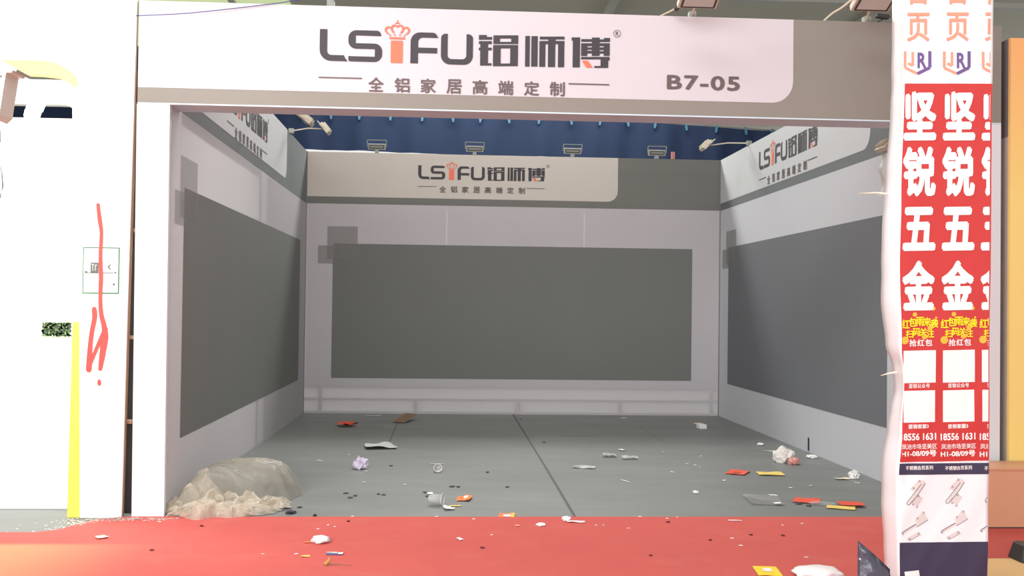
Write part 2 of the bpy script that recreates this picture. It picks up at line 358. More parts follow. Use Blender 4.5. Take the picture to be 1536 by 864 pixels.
# left wall print (white field ends with a rounded corner near the back)
overlay(wl, 'dark_panel', DARK, rc(.43, .475, 6.39, 2.262), fl_(.002), 'dark grey printed rectangle')
overlay(wl, 'grey_band', GREYS, rc(.02, 2.783, D_, ZT), fl_(.001), 'grey fascia band')
overlay(wl, 'white_band', WPRINTS, rpoly([(.021, 2.89), (5.15, 2.89, .14), (5.15, ZT-.001), (.021, ZT-.001)]), fl_(.003), 'off-white fascia field with one rounded corner')
overlay(wl, 'accent_square', SQ, rc(.31, 2.045, .81, 2.482), fl_(.004), 'translucent grey square')
overlay(wl, 'accent_square', SQ, rc(.165, 1.987, .45, 2.224), fl_(.005), 'small translucent grey square')
put_logo(wl, (L_+.003, 1.82, 3.316), (0, 1, 0), (1, 0, 0))
# right wall print
overlay(wr, 'dark_panel', DARKR, rc(1.425, .465, 6.47, 2.258), fr_(.002), 'dark grey printed rectangle')
overlay(wr, 'grey_band', GREYS, rc(.02, 2.779, D_, ZT), fr_(.001), 'grey fascia band')
overlay(wr, 'white_band', WPRINTS, rpoly([(1.8, 2.876, .16), (D_-.001, 2.876), (D_-.001, ZT-.001), (1.8, ZT-.001)]), fr_(.003), 'off-white fascia field with one rounded corner')
overlay(wr, 'accent_square', SQ, rc(6.1, 2.04, 6.58, 2.475), fr_(.004), 'translucent grey square')
overlay(wr, 'accent_square', SQ, rc(6.42, 1.987, 6.77, 2.24), fr_(.005), 'small translucent grey square')
put_logo(wr, (R_-.003, 5.12, 3.316), (0, -1, 0), (-1, 0, 0))
SLIT = mat('slit_dark', S(30, 30, 32), .8)
overlay(wr, 'slit', SLIT, rc(3.31, .018, 3.345, .15), fr_(.006), 'short dark slit low in the fabric')
# corner and top trims, aluminium frames behind the fabric
tag(MB().box((L_, D_-.012, 0), (L_+.012, D_, ZT+.001)).build('trim_1', mat('corner_seam', S(128, 122, 124), .7)), kind='structure')
tag(MB().box((R_-.012, D_-.012, 0), (R_, D_, ZT+.001)).build('trim_2', bpy.data.materials['corner_seam']), kind='structure')
def frame(label, bars, boards=()):
    t = thing('aluminium_frame', label, 'frame', (0, 0, 0))
    for a, b in bars: MB().box(a, b).build('bar', ALU, t)
    for a, b in boards: MB().box(a, b).build('backing_board', WALLR, t)
    return t
yb = D_+.002
bars = [((L_, yb, z), (R_, yb+.05, z+.035)) for z in (.0, .172, .335, 2.78, 3.27, 3.43)]
bars += [((x-.028, yb+.001, .036), (x+.028, yb+.049, .171)) for x in (.435, 1.70, 3.07, 4.44, 5.69)]
bars += [((x-.028, yb+.001, .208), (x+.028, yb+.049, .334)) for x in (.435, 5.69)]
bars += [((x-.028, yb+.001, 2.816), (x+.028, yb+.049, 3.269)) for x in (.435, 1.72, 3.07, 4.30, 5.5)]
bars += [((x-.028, yb+.001, 3.306), (x+.028, yb+.049, 3.429)) for x in (.435, 1.72, 3.07, 4.30, 5.5)]
frame('aluminium frame carrying the back wall fabric, with white backing boards', bars, [((L_+.02+i*1.85, yb, .372), (min(R_, L_+.02+i*1.85+1.84), yb+.012, 2.779)) for i in range(3)])
xb = L_-.012
bars = [((xb-.05, .3, z), (xb, D_, z+.035)) for z in (.0, 3.43)]
bars += [((xb-.049, y-.03, .036), (xb-.001, y+.03, 3.429)) for y in (3.45, 3.9)]
frame('aluminium frame carrying the left wall fabric', bars, [((xb-.03, 3.95, .04), (xb-.02, D_-.01, 3.42)), ((xb-.03, .32, 2.7), (xb-.02, 3.4, 3.42))])

# ---------------------------------------------------------------- stand header and front pillars
hd = thing('booth_header', 'wide grey header board over the stand opening with white sign field and stand number', 'sign', (3, .15, 2.784))
HI = Matrix.Translation((-3, -.15, -2.784))
def hchild(o): o.matrix_parent_inverse = HI; return o
hchild(MB().box((0, 0, 2.786), (6, .27, 3.477)).build('body', GREY, hd))
hchild(MB().box((.0, -.001, 2.776), (6, .271, 2.7855)).build('underside_board', LAV, hd))['label'] = 'pale lavender underside'
fh = lambda e: (lambda u, v: (u, -e, v))
hchild(overlay(hd, 'white_field', WPRINT, rpoly([(.001, 2.888), (4.497, 2.888, .15), (4.497, 3.476), (.001, 3.476)]), fh(.002), 'white sign field with one rounded corner'))
n0 = len(hd.children)
put_logo(hd, (1.211, -.003, 3.314), (1, 0, 0), (0, -1, 0))
f = Flat(); f.text('B7-05', 3.603, 2.963, 4.118, 3.066, .03, 1.12); e = f.lay('stand_number', TAG, hd, fh(.006)); e['label'] = 'stand number B7-05'
for c in hd.children: c.matrix_parent_inverse = HI
def pillar(x0b, x1b, x0t, x1t, label):
    t = MB(); z = 2.775
    t.v = [(x0b, 0, 0), (x1b, 0, 0), (x1b, .04, 0), (x0b, .04, 0), (x0t, 0, z), (x1t, 0, z), (x1t, .04, z), (x0t, .04, z)]
    t.f = [(0, 3, 2, 1), (4, 5, 6, 7), (0, 1, 5, 4), (1, 2, 6, 5), (2, 3, 7, 6), (3, 0, 4, 7)]
    return tag(t.build('pillar', PAINTW, None), label, 'pillar')
pillar(.013, .226, -.004, .2145, 'white front pillar at the left end of the stand')
pillar(5.793, 6.0, 5.793, 6.0, 'white front pillar at the right end, behind the printed column')

# ---------------------------------------------------------------- carpet
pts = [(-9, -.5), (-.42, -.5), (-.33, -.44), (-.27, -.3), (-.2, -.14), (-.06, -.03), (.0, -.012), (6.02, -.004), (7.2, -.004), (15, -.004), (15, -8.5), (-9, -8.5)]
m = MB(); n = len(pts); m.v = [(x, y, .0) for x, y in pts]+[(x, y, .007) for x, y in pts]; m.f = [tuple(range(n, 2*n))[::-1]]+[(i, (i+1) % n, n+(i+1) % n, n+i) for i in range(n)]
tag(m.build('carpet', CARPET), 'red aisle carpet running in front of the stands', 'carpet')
random.seed(4)
m = MB()
for i in range(420):
    x = random.gauss(-.1, .16) if i % 3 else random.uniform(-.35, .35); y = -.06-abs(random.gauss(0, .05))-(0 if x > -.15 else random.uniform(0, 1)*min(.42, (-.15-x)*2)); s = random.uniform(.003, .011)
    if y > -.03 or x > .45: continue
    a = random.uniform(0, 6); q = [(x+s*math.cos(a+k*1.6)*random.uniform(.6, 1.3), y+s*math.sin(a+k*1.6)*random.uniform(.6, 1.3), .0085) for k in range(4)]
    m.quad(*q)
tag(m.build('plaster_dust', mat('plaster_dust', S(232, 224, 214), .9)), 'white plaster dust and flakes on the carpet below the partition', 'dust', kind='stuff')

# ---------------------------------------------------------------- neighbouring stand on the left
pp = thing('partition_panel', 'tall white partition panel left of the stand with red spray paint', 'panel', (-.2, -.02, 0))
P0 = Matrix.Translation((.2, .02, 0))
m = MB()
Z = [(0, -.3185, -.048), (1.3, -.3455, -.036), (2.88, -.3835, -.016), (4.2, -.39, -.002)]
for z, a, b in Z: m.v += [(a, -.02, z), (b, -.02, z), (b, .02, z), (a, .02, z)]
for i in range(3):
    for k in range(4): m.f.append((i*4+k, i*4+(k+1) % 4, i*4+4+(k+1) % 4, i*4+4+k))
m.f += [(0, 3, 2, 1), (12, 13, 14, 15)]
m.build('board', NW, pp).matrix_parent_inverse = P0
SPR = mat('red_spray_paint', S(218, 84, 78), .7, .12, 30)
f = Flat()
f.stroke([(-.238, 2.08), (-.225, 1.98), (-.213, 1.9), (-.216, 1.75), (-.21, 1.6), (-.212, 1.47), (-.204, 1.36), (-.182, 1.27), (-.178, 1.2), (-.192, 1.08), (-.205, .98)], [.022, .028, .022, .024, .028, .024, .028, .034, .046, .038, .022], 1)
f.stroke([(-.25, 1.385), (-.247, 1.33), (-.262, 1.24), (-.272, 1.14), (-.278, .985)], [.034, .03, .028, .03, .038], 3)
f.disc(-.25, 1.39, .015, 12); f.disc(-.278, .985, .017, 12); f.disc(-.208, .9, .012, 12, .022); f.disc(-.238, 2.085, .013, 12); f.disc(-.178, 1.255, .019, 12)
f.stroke([(-.272, 1.01), (-.24, 1.1), (-.2, 1.2), (-.178, 1.25)], [.016, .022, .026, .028], 6)
o = f.lay('spray_paint', SPR, pp, lambda u, v: (u, -.0262, v)); o.matrix_parent_inverse = P0; o['label'] = 'red sprayed line and arrowhead'
nt = thing('notice', 'framed paper notice with thin green border on the white partition panel', 'notice', (-.212, -.021, 1.49))
N0 = Matrix.Translation((.212, .021, -1.49))
f = Flat(); f.rect(-.331, 1.492, -.093, 1.803)
f.lay('paper', NW, nt, lambda u, v: (u, -.0215, v)).matrix_parent_inverse = N0
GRN = mat('green_ink', S(40, 120, 80), .6); GRY = mat('grey_ink', S(96, 104, 98), .6); REDI = mat('red_ink', S(225, 90, 90), .6)
f = Flat()
for q in [(-.331, 1.492, -.325, 1.803), (-.099, 1.492, -.091, 1.803), (-.325, 1.796, -.099, 1.803), (-.325, 1.492, -.099, 1.500)]: f.rect(*q)
o = f.lay('border', GRN, nt, lambda u, v: (u, -.0225, v)); o.matrix_parent_inverse = N0; o['label'] = 'thin green border'
f = Flat(); f.rect(-.28, 1.632, -.228, 1.70); f.rect(-.31, 1.629, -.13, 1.634); f.rect(-.22, 1.70, -.14, 1.703); f.rect(-.3, 1.56, -.12, 1.562); f.stroke([(-.145, 1.69), (-.162, 1.672), (-.145, 1.65)], [.004, .012, .004]); f.rect(-.132, 1.548, -.118, 1.562); f.rect(-.318, 1.63, -.3, 1.642); f.rect(-.125, 1.63, -.11, 1.64)
o = f.lay('printed_table', GRY, nt, lambda u, v: (u, -.0232, v)); o.matrix_parent_inverse = N0
f = Flat(); f.text('T', -.272, 1.645, -.258, 1.69); f.text('Г', -.25, 1.645, -.238, 1.685)
o = f.lay('lettering', NW, nt, lambda u, v: (u, -.0240, v)); o.matrix_parent_inverse = N0
# white stand front with yellow edged arch
sf = thing('stand_front', 'overexposed white stand front with yellow trimmed rounded opening at far left', 'stand', (-2.5, 0, 0))
S0 = Matrix.Translation((2.5, 0, 0))
A0 = [(-4.4, 3.045), (-.9, 3.045), (-.64, 3.05), (-.54, 3.035), (-.463, 2.996), (-.41, 2.95), (-.388, 2.9), (-.385, 2.88)]
A1 = [(-4.4, 2.955), (-.9, 2.955), (-.64, 2.952), (-.53, 2.94), (-.483, 2.92), (-.45, 2.90), (-.43, 2.883), (-.426, 2.87)]
m = MB()
for a, b in zip(A0[:-1], A0[1:]): m.quad((a[0], 0, a[1]), (b[0], 0, b[1]), (b[0], 0, 4.2), (a[0], 0, 4.2))
o = m.build('fascia', NW, sf); o.matrix_parent_inverse = S0
m = MB()
for i in range(len(A0)-1):
    a, b, c, d = A0[i], A0[i+1], A1[i+1], A1[i]
    m.quad((a[0], -.012, a[1]), (d[0], -.012, d[1]), (c[0], -.012, c[1]), (b[0], -.012, b[1])); m.quad((d[0], -.012, d[1]), (c[0], -.012, c[1]), (c[0], .06, c[1]), (d[0], .06, d[1]))
o = m.build('arch_trim', YEL, sf); o.matrix_parent_inverse = S0; o['label'] = 'pale yellow trim over the opening'
m = MB().quad((-.404, -.012, 0), (-.32, -.012, 0), (-.347, -.012, 1.3), (-.394, -.012, 1.3)).quad((-.404, -.012, 0), (-.394, -.012, 1.3), (-.394, .2, 1.3), (-.404, .2, 0))
o = m.build('jamb_trim', mat('yellow_jamb_paint', S(232, 220, 96), .5, .03), sf); o.matrix_parent_inverse = S0; o['label'] = 'yellow lower part of the opening edge'
m = MB().quad((-.394, -.012, 1.3), (-.347, -.012, 1.3), (-.385, -.012, 2.88), (-.426, -.012, 2.87)).quad((-.394, -.012, 1.3), (-.426, -.012, 2.87), (-.426, .2, 2.87), (-.394, .2, 1.3))
o = m.build('jamb_trim', mat('overexposed_jamb', S(250, 249, 228), .5, .02), sf); o.matrix_parent_inverse = S0; o['label'] = 'upper part of the yellow opening edge, coloured as washed out by light'  # overexposure put into the colour: the yellow edge turns nearly white here
# interior walls of the neighbouring stand
m = MB().box((-4.6, 3.4, 0), (-.1, 3.44, 3.24)); tag(m.build('wall_neighbour_back', NW), kind='structure')
tag(MB().box((-1.08, .01, 3.07), (-1.05, 3.4, 3.1)).build('crossbar', NW), 'thin metal crossbar carrying the white lamp in the far left stand', 'bar')
bmx = MB().box((-4.6, 3.3, 3.36), (-1.0, 3.42, 3.6)); tag(bmx.build('roof_beam', NW), 'white beam above the back wall of the far left stand', 'beam')
pl = MB().box((-4.4, .27, 0), (-.5, .5, .09)); tag(pl.build('plinth', PAINTW, None, bevel=.004), 'low white plinth on the floor inside the far left stand', 'plinth')
GP = [mat('leaf_green', S(150, 205, 80), .6, .3, 20), mat('leaf_dark', S(92, 116, 88), .6, .3, 20)]
pc = thing('plant_picture', 'small picture of green foliage on the white wall of the far left stand', 'picture', (-.86, 1.0, 1.16))
PB = Matrix.Translation((.86, -1.0, -1.16))
MB().box((-.985, 1.0, 1.165), (-.735, 1.008, 1.285)).build('panel', NW, pc).matrix_parent_inverse = PB
for k in range(2):
    f = Flat(); random.seed(3+k)
    for i in range(300):
        x = random.uniform(-.965, -.755); z = random.uniform(1.175, 1.275); a = random.uniform(0, 6); s = random.uniform(.008, .016)
        f.poly([(x+s*math.cos(a), z+s*math.sin(a)), (x+s*.4*math.cos(a+1.6), z+s*.4*math.sin(a+1.6)), (x-s*math.cos(a), z-s*math.sin(a)), (x+s*.4*math.cos(a-1.6), z+s*.4*math.sin(a-1.6))])
    kk = k; o = f.lay('printed_leaves', GP[k], pc, lambda u, v: (u, .9985-kk*.001, v)); o.matrix_parent_inverse = PB
# board the picture hangs on
tag(MB().box((-2.6, 1.012, .0), (-.7, 1.03, 2.2)).build('display_board', NW), 'white display board behind the plant picture in the far left stand', 'board')
# timber in the gap
tf = thing('timber_frame', 'rough timber frame in the dark gap beside the left pillar', 'frame', (-.03, .1, 0))
TI = Matrix.Translation((.03, -.1, 0))
MB().box((-.1, .14, 0), (-.006, .16, 3.2)).build('dark_backing', SHADE, tf).matrix_parent_inverse = TI
m = MB(); m.v = [(-.06, .0, 0), (-.046, .0, 0), (-.046, .03, 0), (-.06, .03, 0), (-.014, .0, 3.0), (-.008, .0, 3.0), (-.008, .03, 3.0), (-.014, .03, 3.0)]
m.f = [(0, 3, 2, 1), (4, 5, 6, 7), (0, 1, 5, 4), (1, 2, 6, 5), (2, 3, 7, 6), (3, 0, 4, 7)]
m.build('post', TIMBER, tf).matrix_parent_inverse = TI
for z in (1.915, 1.19, .62): MB().box((-.05, .03, z), (-.006, .1, z+.022)).build('rail', TIMBER, tf).matrix_parent_inverse = TI

# ---------------------------------------------------------------- floodlights
def floodlight(label, loc, rz, tilt, arm, wd=.24, ht=.15, group=None, face=None, yh=.75, gl=None):
    """loc = clamp on the wall top; head at the end of the arm, local coordinates, tilted about x"""
    t = thing('floodlight', label, 'lamp', loc, rz, group); h = Vector(arm); R = Matrix.Rotation(tilt, 3, 'X')
    MB().box((-.025, -.03, -.03), (.025, .03, .03)).build('clamp', LGREY, t, bevel=.004)
    mid = h*.5+Vector((0, 0, .02)); MB().tube([(0, 0, 0), tuple(mid), tuple(h)], .008, 8).build('arm', face or LGREY, t, smooth=True)
    hw = wd/2; m = MB(); m.box((-hw, -.02, -ht/2), (hw, .025, ht/2), R, h)
    b = m.build('housing', face or LGREY, t, bevel=.006)
    g = MB().box((-hw+.03, -.026, -ht/2+.03), (hw-.03, -.0205, ht/2-.03), R, h).build('glass', gl or GLASS, b)
    rm = MB()
    for a in [(-hw+.018, -ht/2+.018, hw-.018, -ht/2+.03), (-hw+.018, ht/2-.03, hw-.018, ht/2-.018), (-hw+.018, -ht/2+.03, -hw+.03, ht/2-.03), (hw-.03, -ht/2+.03, hw-.018, ht/2-.03)]:
        rm.box((a[0], -.027, a[1]), (a[2], -.0202, a[3]), R, h)
    rm.build('gasket', DKMET, b)
    fn_ = MB()
    for k in range(7): x = -hw+.03+k*(wd-.06)/6; fn_.box((x-.003, .025, -ht/2+.015), (x+.003, .05, ht/2-.015), R, h)
    fn_.build('cooling_fins', face or LGREY, b)
    y = MB()
    yk = [(-hw-.008, 0, 0), (-hw-.008, -.01, ht*yh), (hw+.008, -.01, ht*yh), (hw+.008, 0, 0)]
    for a, c in zip(yk[:-1], yk[1:]): y.tube([tuple(R @ Vector(a)+h), tuple(R @ Vector(c)+h)], .006, 6)
    y.build('bracket', face or LGREY, t, smooth=False)
    return t
# four on the back wall: seen from behind? they face the stand and point down at the back wall
nm = ['first', 'second', 'third', 'fourth']
proto = None
for i, x in enumerate((1.135, 2.44, 3.76, 4.91)):
    lb = 'pale grey floodlight on the back wall top, %s of four from the left' % nm[i]
    if proto is None:
        proto = floodlight(lb, (x, 6.93, 3.5), 0, .15, (0, -.02, .052), .235, .08, 'floodlights on the back wall', None, 1.1, mat('dim_lamp_glass', S(140, 146, 138), .3))
    else: copy_tree(proto, (x, 6.93, 3.5), None, lb)
floodlight('cream floodlight on an arm over the left wall, the higher and nearer one', (.22, 3.2, 3.5), -PI/2, .9, (.0, .48, -.26), .2, .13, None, CREAM)
floodlight('cream floodlight on a long arm over the left wall, the lower and farther one', (.22, 5.45, 3.5), -PI/2, .7, (.2, .42, .0), .2, .14, None, CREAM)
floodlight('cream floodlight on an arm over the right wall near the back corner', (5.8, 5.6, 3.5), PI/2, .8, (.15, .5, -.02), .22, .14, None, CREAM)
floodlight('cream floodlight hanging low on the right wall, half hidden by the printed column', (5.76, 1.18, 2.76), PI/2, .8, (.0, .1, .03), .2, .1, None, CREAM)
ta = floodlight('cream framed floodlight above the header, over the stand number', (3.8, .1, 3.509), 0, 1.2, (-.09, -.6, -.045), .26, .19, None, CREAM)
floodlight('cream framed floodlight above the header, next to the printed column', (5.06, .1, 3.509), 0, 1.2, (-.19, -.6, -.03), .26, .19, None, CREAM)
floodlight('small grey lamp bracket standing on the header above the logo', (1.27, .1, 3.509), 0, .6, (.05, -.05, .2), .2, .12, None, LGREY)
# lamp at the far left edge of the picture, seen side-on
fz = thing('floodlight', 'grey lidded floodlight with looped cable at the far left edge', 'lamp', (-.47, -1.2, 2.6))
def ext(poly, x0, x1, z=0):
    m = MB(); n = len(poly); m.v = [(x0, p[0], p[1]) for p in poly]+[(x1, p[0], p[1]) for p in poly]
    m.f = [tuple(range(n))[::-1], tuple(range(n, 2*n))]+[(i, (i+1) % n, n+(i+1) % n, n+i) for i in range(n)]; return m
m = MB(); P = [(-.12, .19), (.03, .2), (.16, .115), (.15, .1), (.12, .1), (.09, -.13), (.06, -.16), (-.12, -.06)]
m.v = [(a, -.06, b) for a, b in P]+[(a, .12, b) for a, b in P]; n = len(P)
m.f = [tuple(range(n)), tuple(range(n, 2*n))[::-1]]+[(i, n+i, n+(i+1) % n, (i+1) % n) for i in range(n)]
m.build('housing', mat('pale_lamp_housing', S(206, 204, 192), .5), fz, bevel=.005)
MB().box((-.13, -.07, -.008), (.12, .13, .008), Matrix.Rotation(.48, 3, 'Y'), (.075, 0, .165)).build('lid', LGREY, fz, bevel=.003)
MB().tube([(.085, -.07, .08), (.085, -.055, .08)], .012, 12).build('bolt', DKMET, fz)
MB().tube([(.02, -.04, -.13), (.06, -.04, -.16), (.085, -.04, -.22), (.09, -.04, -.28), (.07, -.04, -.31), (.05, -.04, -.28), (.06, -.04, -.34), (.1, -.04, -.45), (.108, -.04, -.53), (.095, -.04, -.59), (.05, -.04, -.63)], .0045, 8).build('cable', GCABLE, fz, smooth=True)
MB().tube([(-.3, .1, .9), (-.12, .1, .1)], .012, 8).build('arm', GCABLE, fz)
# small lamp inside the left stand
floodlight('white lamp hanging inside the far left stand before the blue cloth', (-1.065, 1.0, 3.04), PI, .6, (0, 0, -.16), .11, .13, None, NW)
# cables
def cable(label, pts, r, m, parent=None, nm='cable'):
    P = [Vector(p) for p in pts]; Q = []
    for i in range(len(P)-1):
        p0 = P[max(i-1, 0)]; p1 = P[i]; p2 = P[i+1]; p3 = P[min(i+2, len(P)-1)]
        for k in range(5): t = k/5; Q.append(.5*((2*p1)+(p2-p0)*t+(2*p0-5*p1+4*p2-p3)*t*t+(3*p1-p0-3*p2+p3)*t**3))
    Q.append(P[-1]); return tag(MB().tube(Q, r, 6).build(nm, m, None, smooth=True), label, 'cable')
cable('thin blue cord strung across the top left of the header', [(-.01, -.04, 3.36), (.3, -.03, 3.387), (.6, -.02, 3.43), (.968, -.01, 3.49), (1.3, .02, 3.56)], .003, BCABLE)
cable('pale twisted lamp cable rising from the header above its grey end', [(4.74, .12, 3.49), (4.79, .05, 3.54), (4.84, 0, 3.57), (4.9, -.05, 3.62), (4.96, -.05, 3.68), (5.0, -.05, 3.75)], .008, CABLE)
cable('short pale cable with a dark plug above the header, left of the framed floodlight', [(3.56, .05, 3.486), (3.63, -.05, 3.505), (3.68, -.2, 3.52), (3.7, -.4, 3.55)], .006, CABLE)
tag(MB().tube([(3.645, -.08, 3.5), (3.685, -.16, 3.545)], .016, 10).build('plug', DKMET), 'dark inline plug of the lamp above the stand number', 'plug')
cable('dark cable loop with plug at the header top near the printed column', [(5.1, .05, 3.482), (5.14, .0, 3.50), (5.19, -.02, 3.52), (5.2, -.02, 3.6), (5.21, 0, 3.68)], .004, ROOFD)
tag(MB().box((-.045, -.02, -.015), (.045, .02, .015), Matrix.Rotation(.1, 3, 'Y'), (5.13, -.01, 3.515)).build('plug', DKMET, None, bevel=.006), 'dark plug lying on the header top near the printed column', 'plug')

# ---------------------------------------------------------------- blue curtain behind the stand
cu = thing('curtain', 'long blue cloth hung high behind the stand by cyan clips', 'curtain', (3, 10, 4.5))
CI = Matrix.Translation((-3, -10, -4.5))
def ctop(x): return 4.54 if x < 4.9 else 4.54-(x-4.9)*.048
m = MB(); NX = 220
for i in range(NX+1):
    x = -7+i*21/NX; y = 10+.03*math.sin(x*6.5)+.02*math.sin(x*15+1)
    m.v += [(x, y, 3.945-.014*max(0, min(x, 2.5))-.005*max(0, x-2.5)+.006*math.sin(x*2.1)), (x, y*.999+.01, 4.2), (x, 10+.01*math.sin(x*6.5), ctop(x))]
for i in range(NX):
    for k in range(2): a = i*3+k; m.f.append((a, a+3, a+4, a+1))
o = m.build('cloth', BLUE, cu, smooth=True); o.matrix_parent_inverse = CI
for i in range(-3, 18):
    x = .182+i*.485+.03*math.sin(i*5); z = ctop(x)
    m = MB().box((-.016, -.02, -.1), (.016, .0, .03), Matrix.Rotation(.15*math.sin(i*3), 3, 'Y'), (x, 9.965, z))
    m.box((-.024, -.012, -.06), (.024, -.002, -.035), Matrix.Rotation(.15*math.sin(i*3), 3, 'Y'), (x, 9.965, z))
    m.build('clip', CLIP, cu).matrix_parent_inverse = CI
tag(MB().tube([(-7, 10.08, 4.57), (4.9, 10.08, 4.57), (14, 10.08, 4.57-9.1*.048)], .01, 6).build('wire', GCABLE), 'steel wire the blue cloth hangs from', 'wire')
tag(MB().box((5.11, 6.9, 3.472), (5.155, 6.94, 3.57), None).build('tape_tab', mat('pink_tape', S(190, 130, 120), .7)), 'small pinkish tab on the back wall top beside the last floodlight', 'tape')
# far roof lamp panel beyond the curtain
tag(MB().box((10.3, 20, 6.1), (11.5, 21.2, 6.16)).build('ceiling_lamp', BEAM), 'pale square lamp panel under the hall roof beyond the blue cloth', 'lamp')

# ---------------------------------------------------------------- printed column on the right
YC = -2.2
def lerp(T, y):
    if y <= T[0][0]: return T[0][1]
    for (a, b), (c, d) in zip(T[:-1], T[1:]):
        if y <= c: t = (y-a)/(c-a); t = t*t*(3-2*t); return b+(d-b)*t
    return T[-1][1]
def col(u, v):
    """column front coordinates: u, v in print units (1 unit about 3.3 mm, v down) -> x, z"""
    return 4.272+(u-1341)*.003369+v*1.5e-5, 2.969+(u-1341)*1.07e-4-v*.003262
CORN = [(-400, 1357), (0, 1357), (120, 1357), (300, 1352), (400, 1350), (520, 1353), (572, 1357), (650, 1354), (712, 1349), (860, 1350), (960, 1350)]
SIL = [(-400, 1343), (0, 1343), (100, 1342), (165, 1340), (250, 1333), (300, 1330), (350, 1327), (450, 1326), (520, 1333), (555, 1344), (590, 1347), (620, 1340), (650, 1336), (700, 1328), (770, 1327), (830, 1331), (900, 1334), (960, 1334)]
RGT = [(-400, 1490.5), (0, 1490), (300, 1487), (600, 1484), (864, 1482), (960, 1481)]
def fold(u, v):
    x = u*.01; z = v*.01
    a = .004*noise.noise(Vector((x*1.5, z*.7, 3)))
    a += .0022*noise.noise(Vector(((x*4+z*2.2), z*.5, 7)))
    if v > 560:
        k = min(1, (v-560)/140); a += k*.007*noise.noise(Vector(((u+v*.55)*.035, (v-u*.5)*.004, 5)))
    return a
def cpt(u, v, off):
    x, z = col(u, v); return (x, YC-off+fold(u, v), z)
cl = thing('column', 'column wrapped in white plastic film printed with red hardware advertisements', 'column', (4.55, -2.0, 0))
KI = Matrix.Translation((-4.55, 2.0, 0))
m = MB(); rows = [-400+i*8 for i in range(166)]; NF = 26; sec = 0
for v in rows:
    c, s_, r = lerp(CORN, v), lerp(SIL, v), lerp(RGT, v); xs, z = col(s_, v); xc = col(c, v)[0]; xr = col(r, v)[0]
    xs += .062+.004*noise.noise(Vector((v*.03, 1, 1)))     # silhouette point lies further back than the front face
    row = []
    row.append((xr, YC+.30, z)); row.append((xr+.002, YC+.15, z)); row.append((xr+.001, YC+.012+fold(r, v)*.3, z))
    for k in range(NF+1): u = r+(c-r)*k/NF; row.append(cpt(u, v, 0))
    row.append((xc-(xc-xs)*.35+0, YC+.035+.006*noise.noise(Vector((v*.02, 4, 1))), z)); row.append((xs+.004, YC+.085, z)); row.append((xs, YC+.13, z)); row.append((xs+.02, YC+.2, z)); row.append((xs+.05, YC+.30, z))
    m.v += row; sec = len(row)
for i in range(len(rows)-1):
    for k in range(sec): m.f.append((i*sec+k, i*sec+(k+1) % sec, (i+1)*sec+(k+1) % sec, (i+1)*sec+k))
FILMW = mat('white_plastic_film', S(244, 249, 252), .3, .01, 3, .15, 9, spec=.5)
o = m.build('film_wrap', FILMW, cl, smooth=True); o.matrix_parent_inverse = KI
RED = mat('red_film_print', S(200, 58, 56), .3, .06, 5, .1, 9, spec=.5); NAVY = mat('navy_film_print', S(62, 64, 88), .3, .08, 4, .15, 9, spec=.5)
WINK = mat('white_film_ink', S(250, 248, 246), .4, .01); SALM = mat('salmon_film_ink', S(240, 160, 134), .4, .04)
PURP = mat('purple_film_ink', S(112, 92, 150), .4, .05); YINK = mat('yellow_film_ink', S(250, 236, 40), .4, .05); GOLD = mat('gold_film_ink', S(240, 190, 70), .4, .2, 200); SGREY = mat('silver_film_ink', S(222, 218, 216), .4, .1, 90); DGREY = mat('dark_film_ink', S(84, 80, 84), .4, .1)
def field(nm, v0, v1, mm, off, lb, c0=0, skew=0):
    m = MB(); n = max(2, int((v1-v0)/6)); K = 26
    for i in range(n+1):
        for k in range(K+1):
            vv = v0+(v1-v0)*i/n; c = lerp(CORN, vv)+c0; r = lerp(RGT, vv)-.3; u = c+(r-c)*k/K; vv += skew*(u-1350)
            m.v.append(cpt(u, vv, off))
    for i in range(n):
        for k in range(K): a = i*(K+1)+k; m.f.append((a, a+1, a+K+2, a+K+1))
    o = m.build(nm, mm, cl, smooth=True); o.matrix_parent_inverse = KI; o['label'] = lb
field('red_field', 126, 694, RED, .0015, 'red advertisement field', 0, .01)
field('navy_band', 696, 713, NAVY, .0015, 'dark navy caption band', 0, .02)
field('navy_base', 814, 940, NAVY, .0015, 'dark navy lower field', 1, .02)
def lay(nm, f, mm, off, lb=None, cuts=0):
    cp = [((1486.2, -300, 0), (1, .0041, 0)), ((1353.5, -300, 0), (-1, 0, 0))]
    o = f.lay(nm, mm, cl, lambda u, v: cpt(u, -v, off), [((1486.0-.0, 0, 0), (1, -.0065, 0)), ((1353.5, 0, 0), (-1, 0, 0))], cuts); o.matrix_parent_inverse = KI
    if lb: o['label'] = lb
    return o
def T(f, body, cx, cy, w, h, bold=0., sp=1.): f.text(body, cx-w/2, -(cy+h/2), cx+w/2, -(cy-h/2), bold, sp)
BIG = []; BL = []; big = Flat(); sal = Flat(); pur = Flat(); yel = Flat(); gold = Flat(); small = Flat(); num = Flat(); cap = Flat(); blank = Flat(); sil = Flat(); drk = Flat()
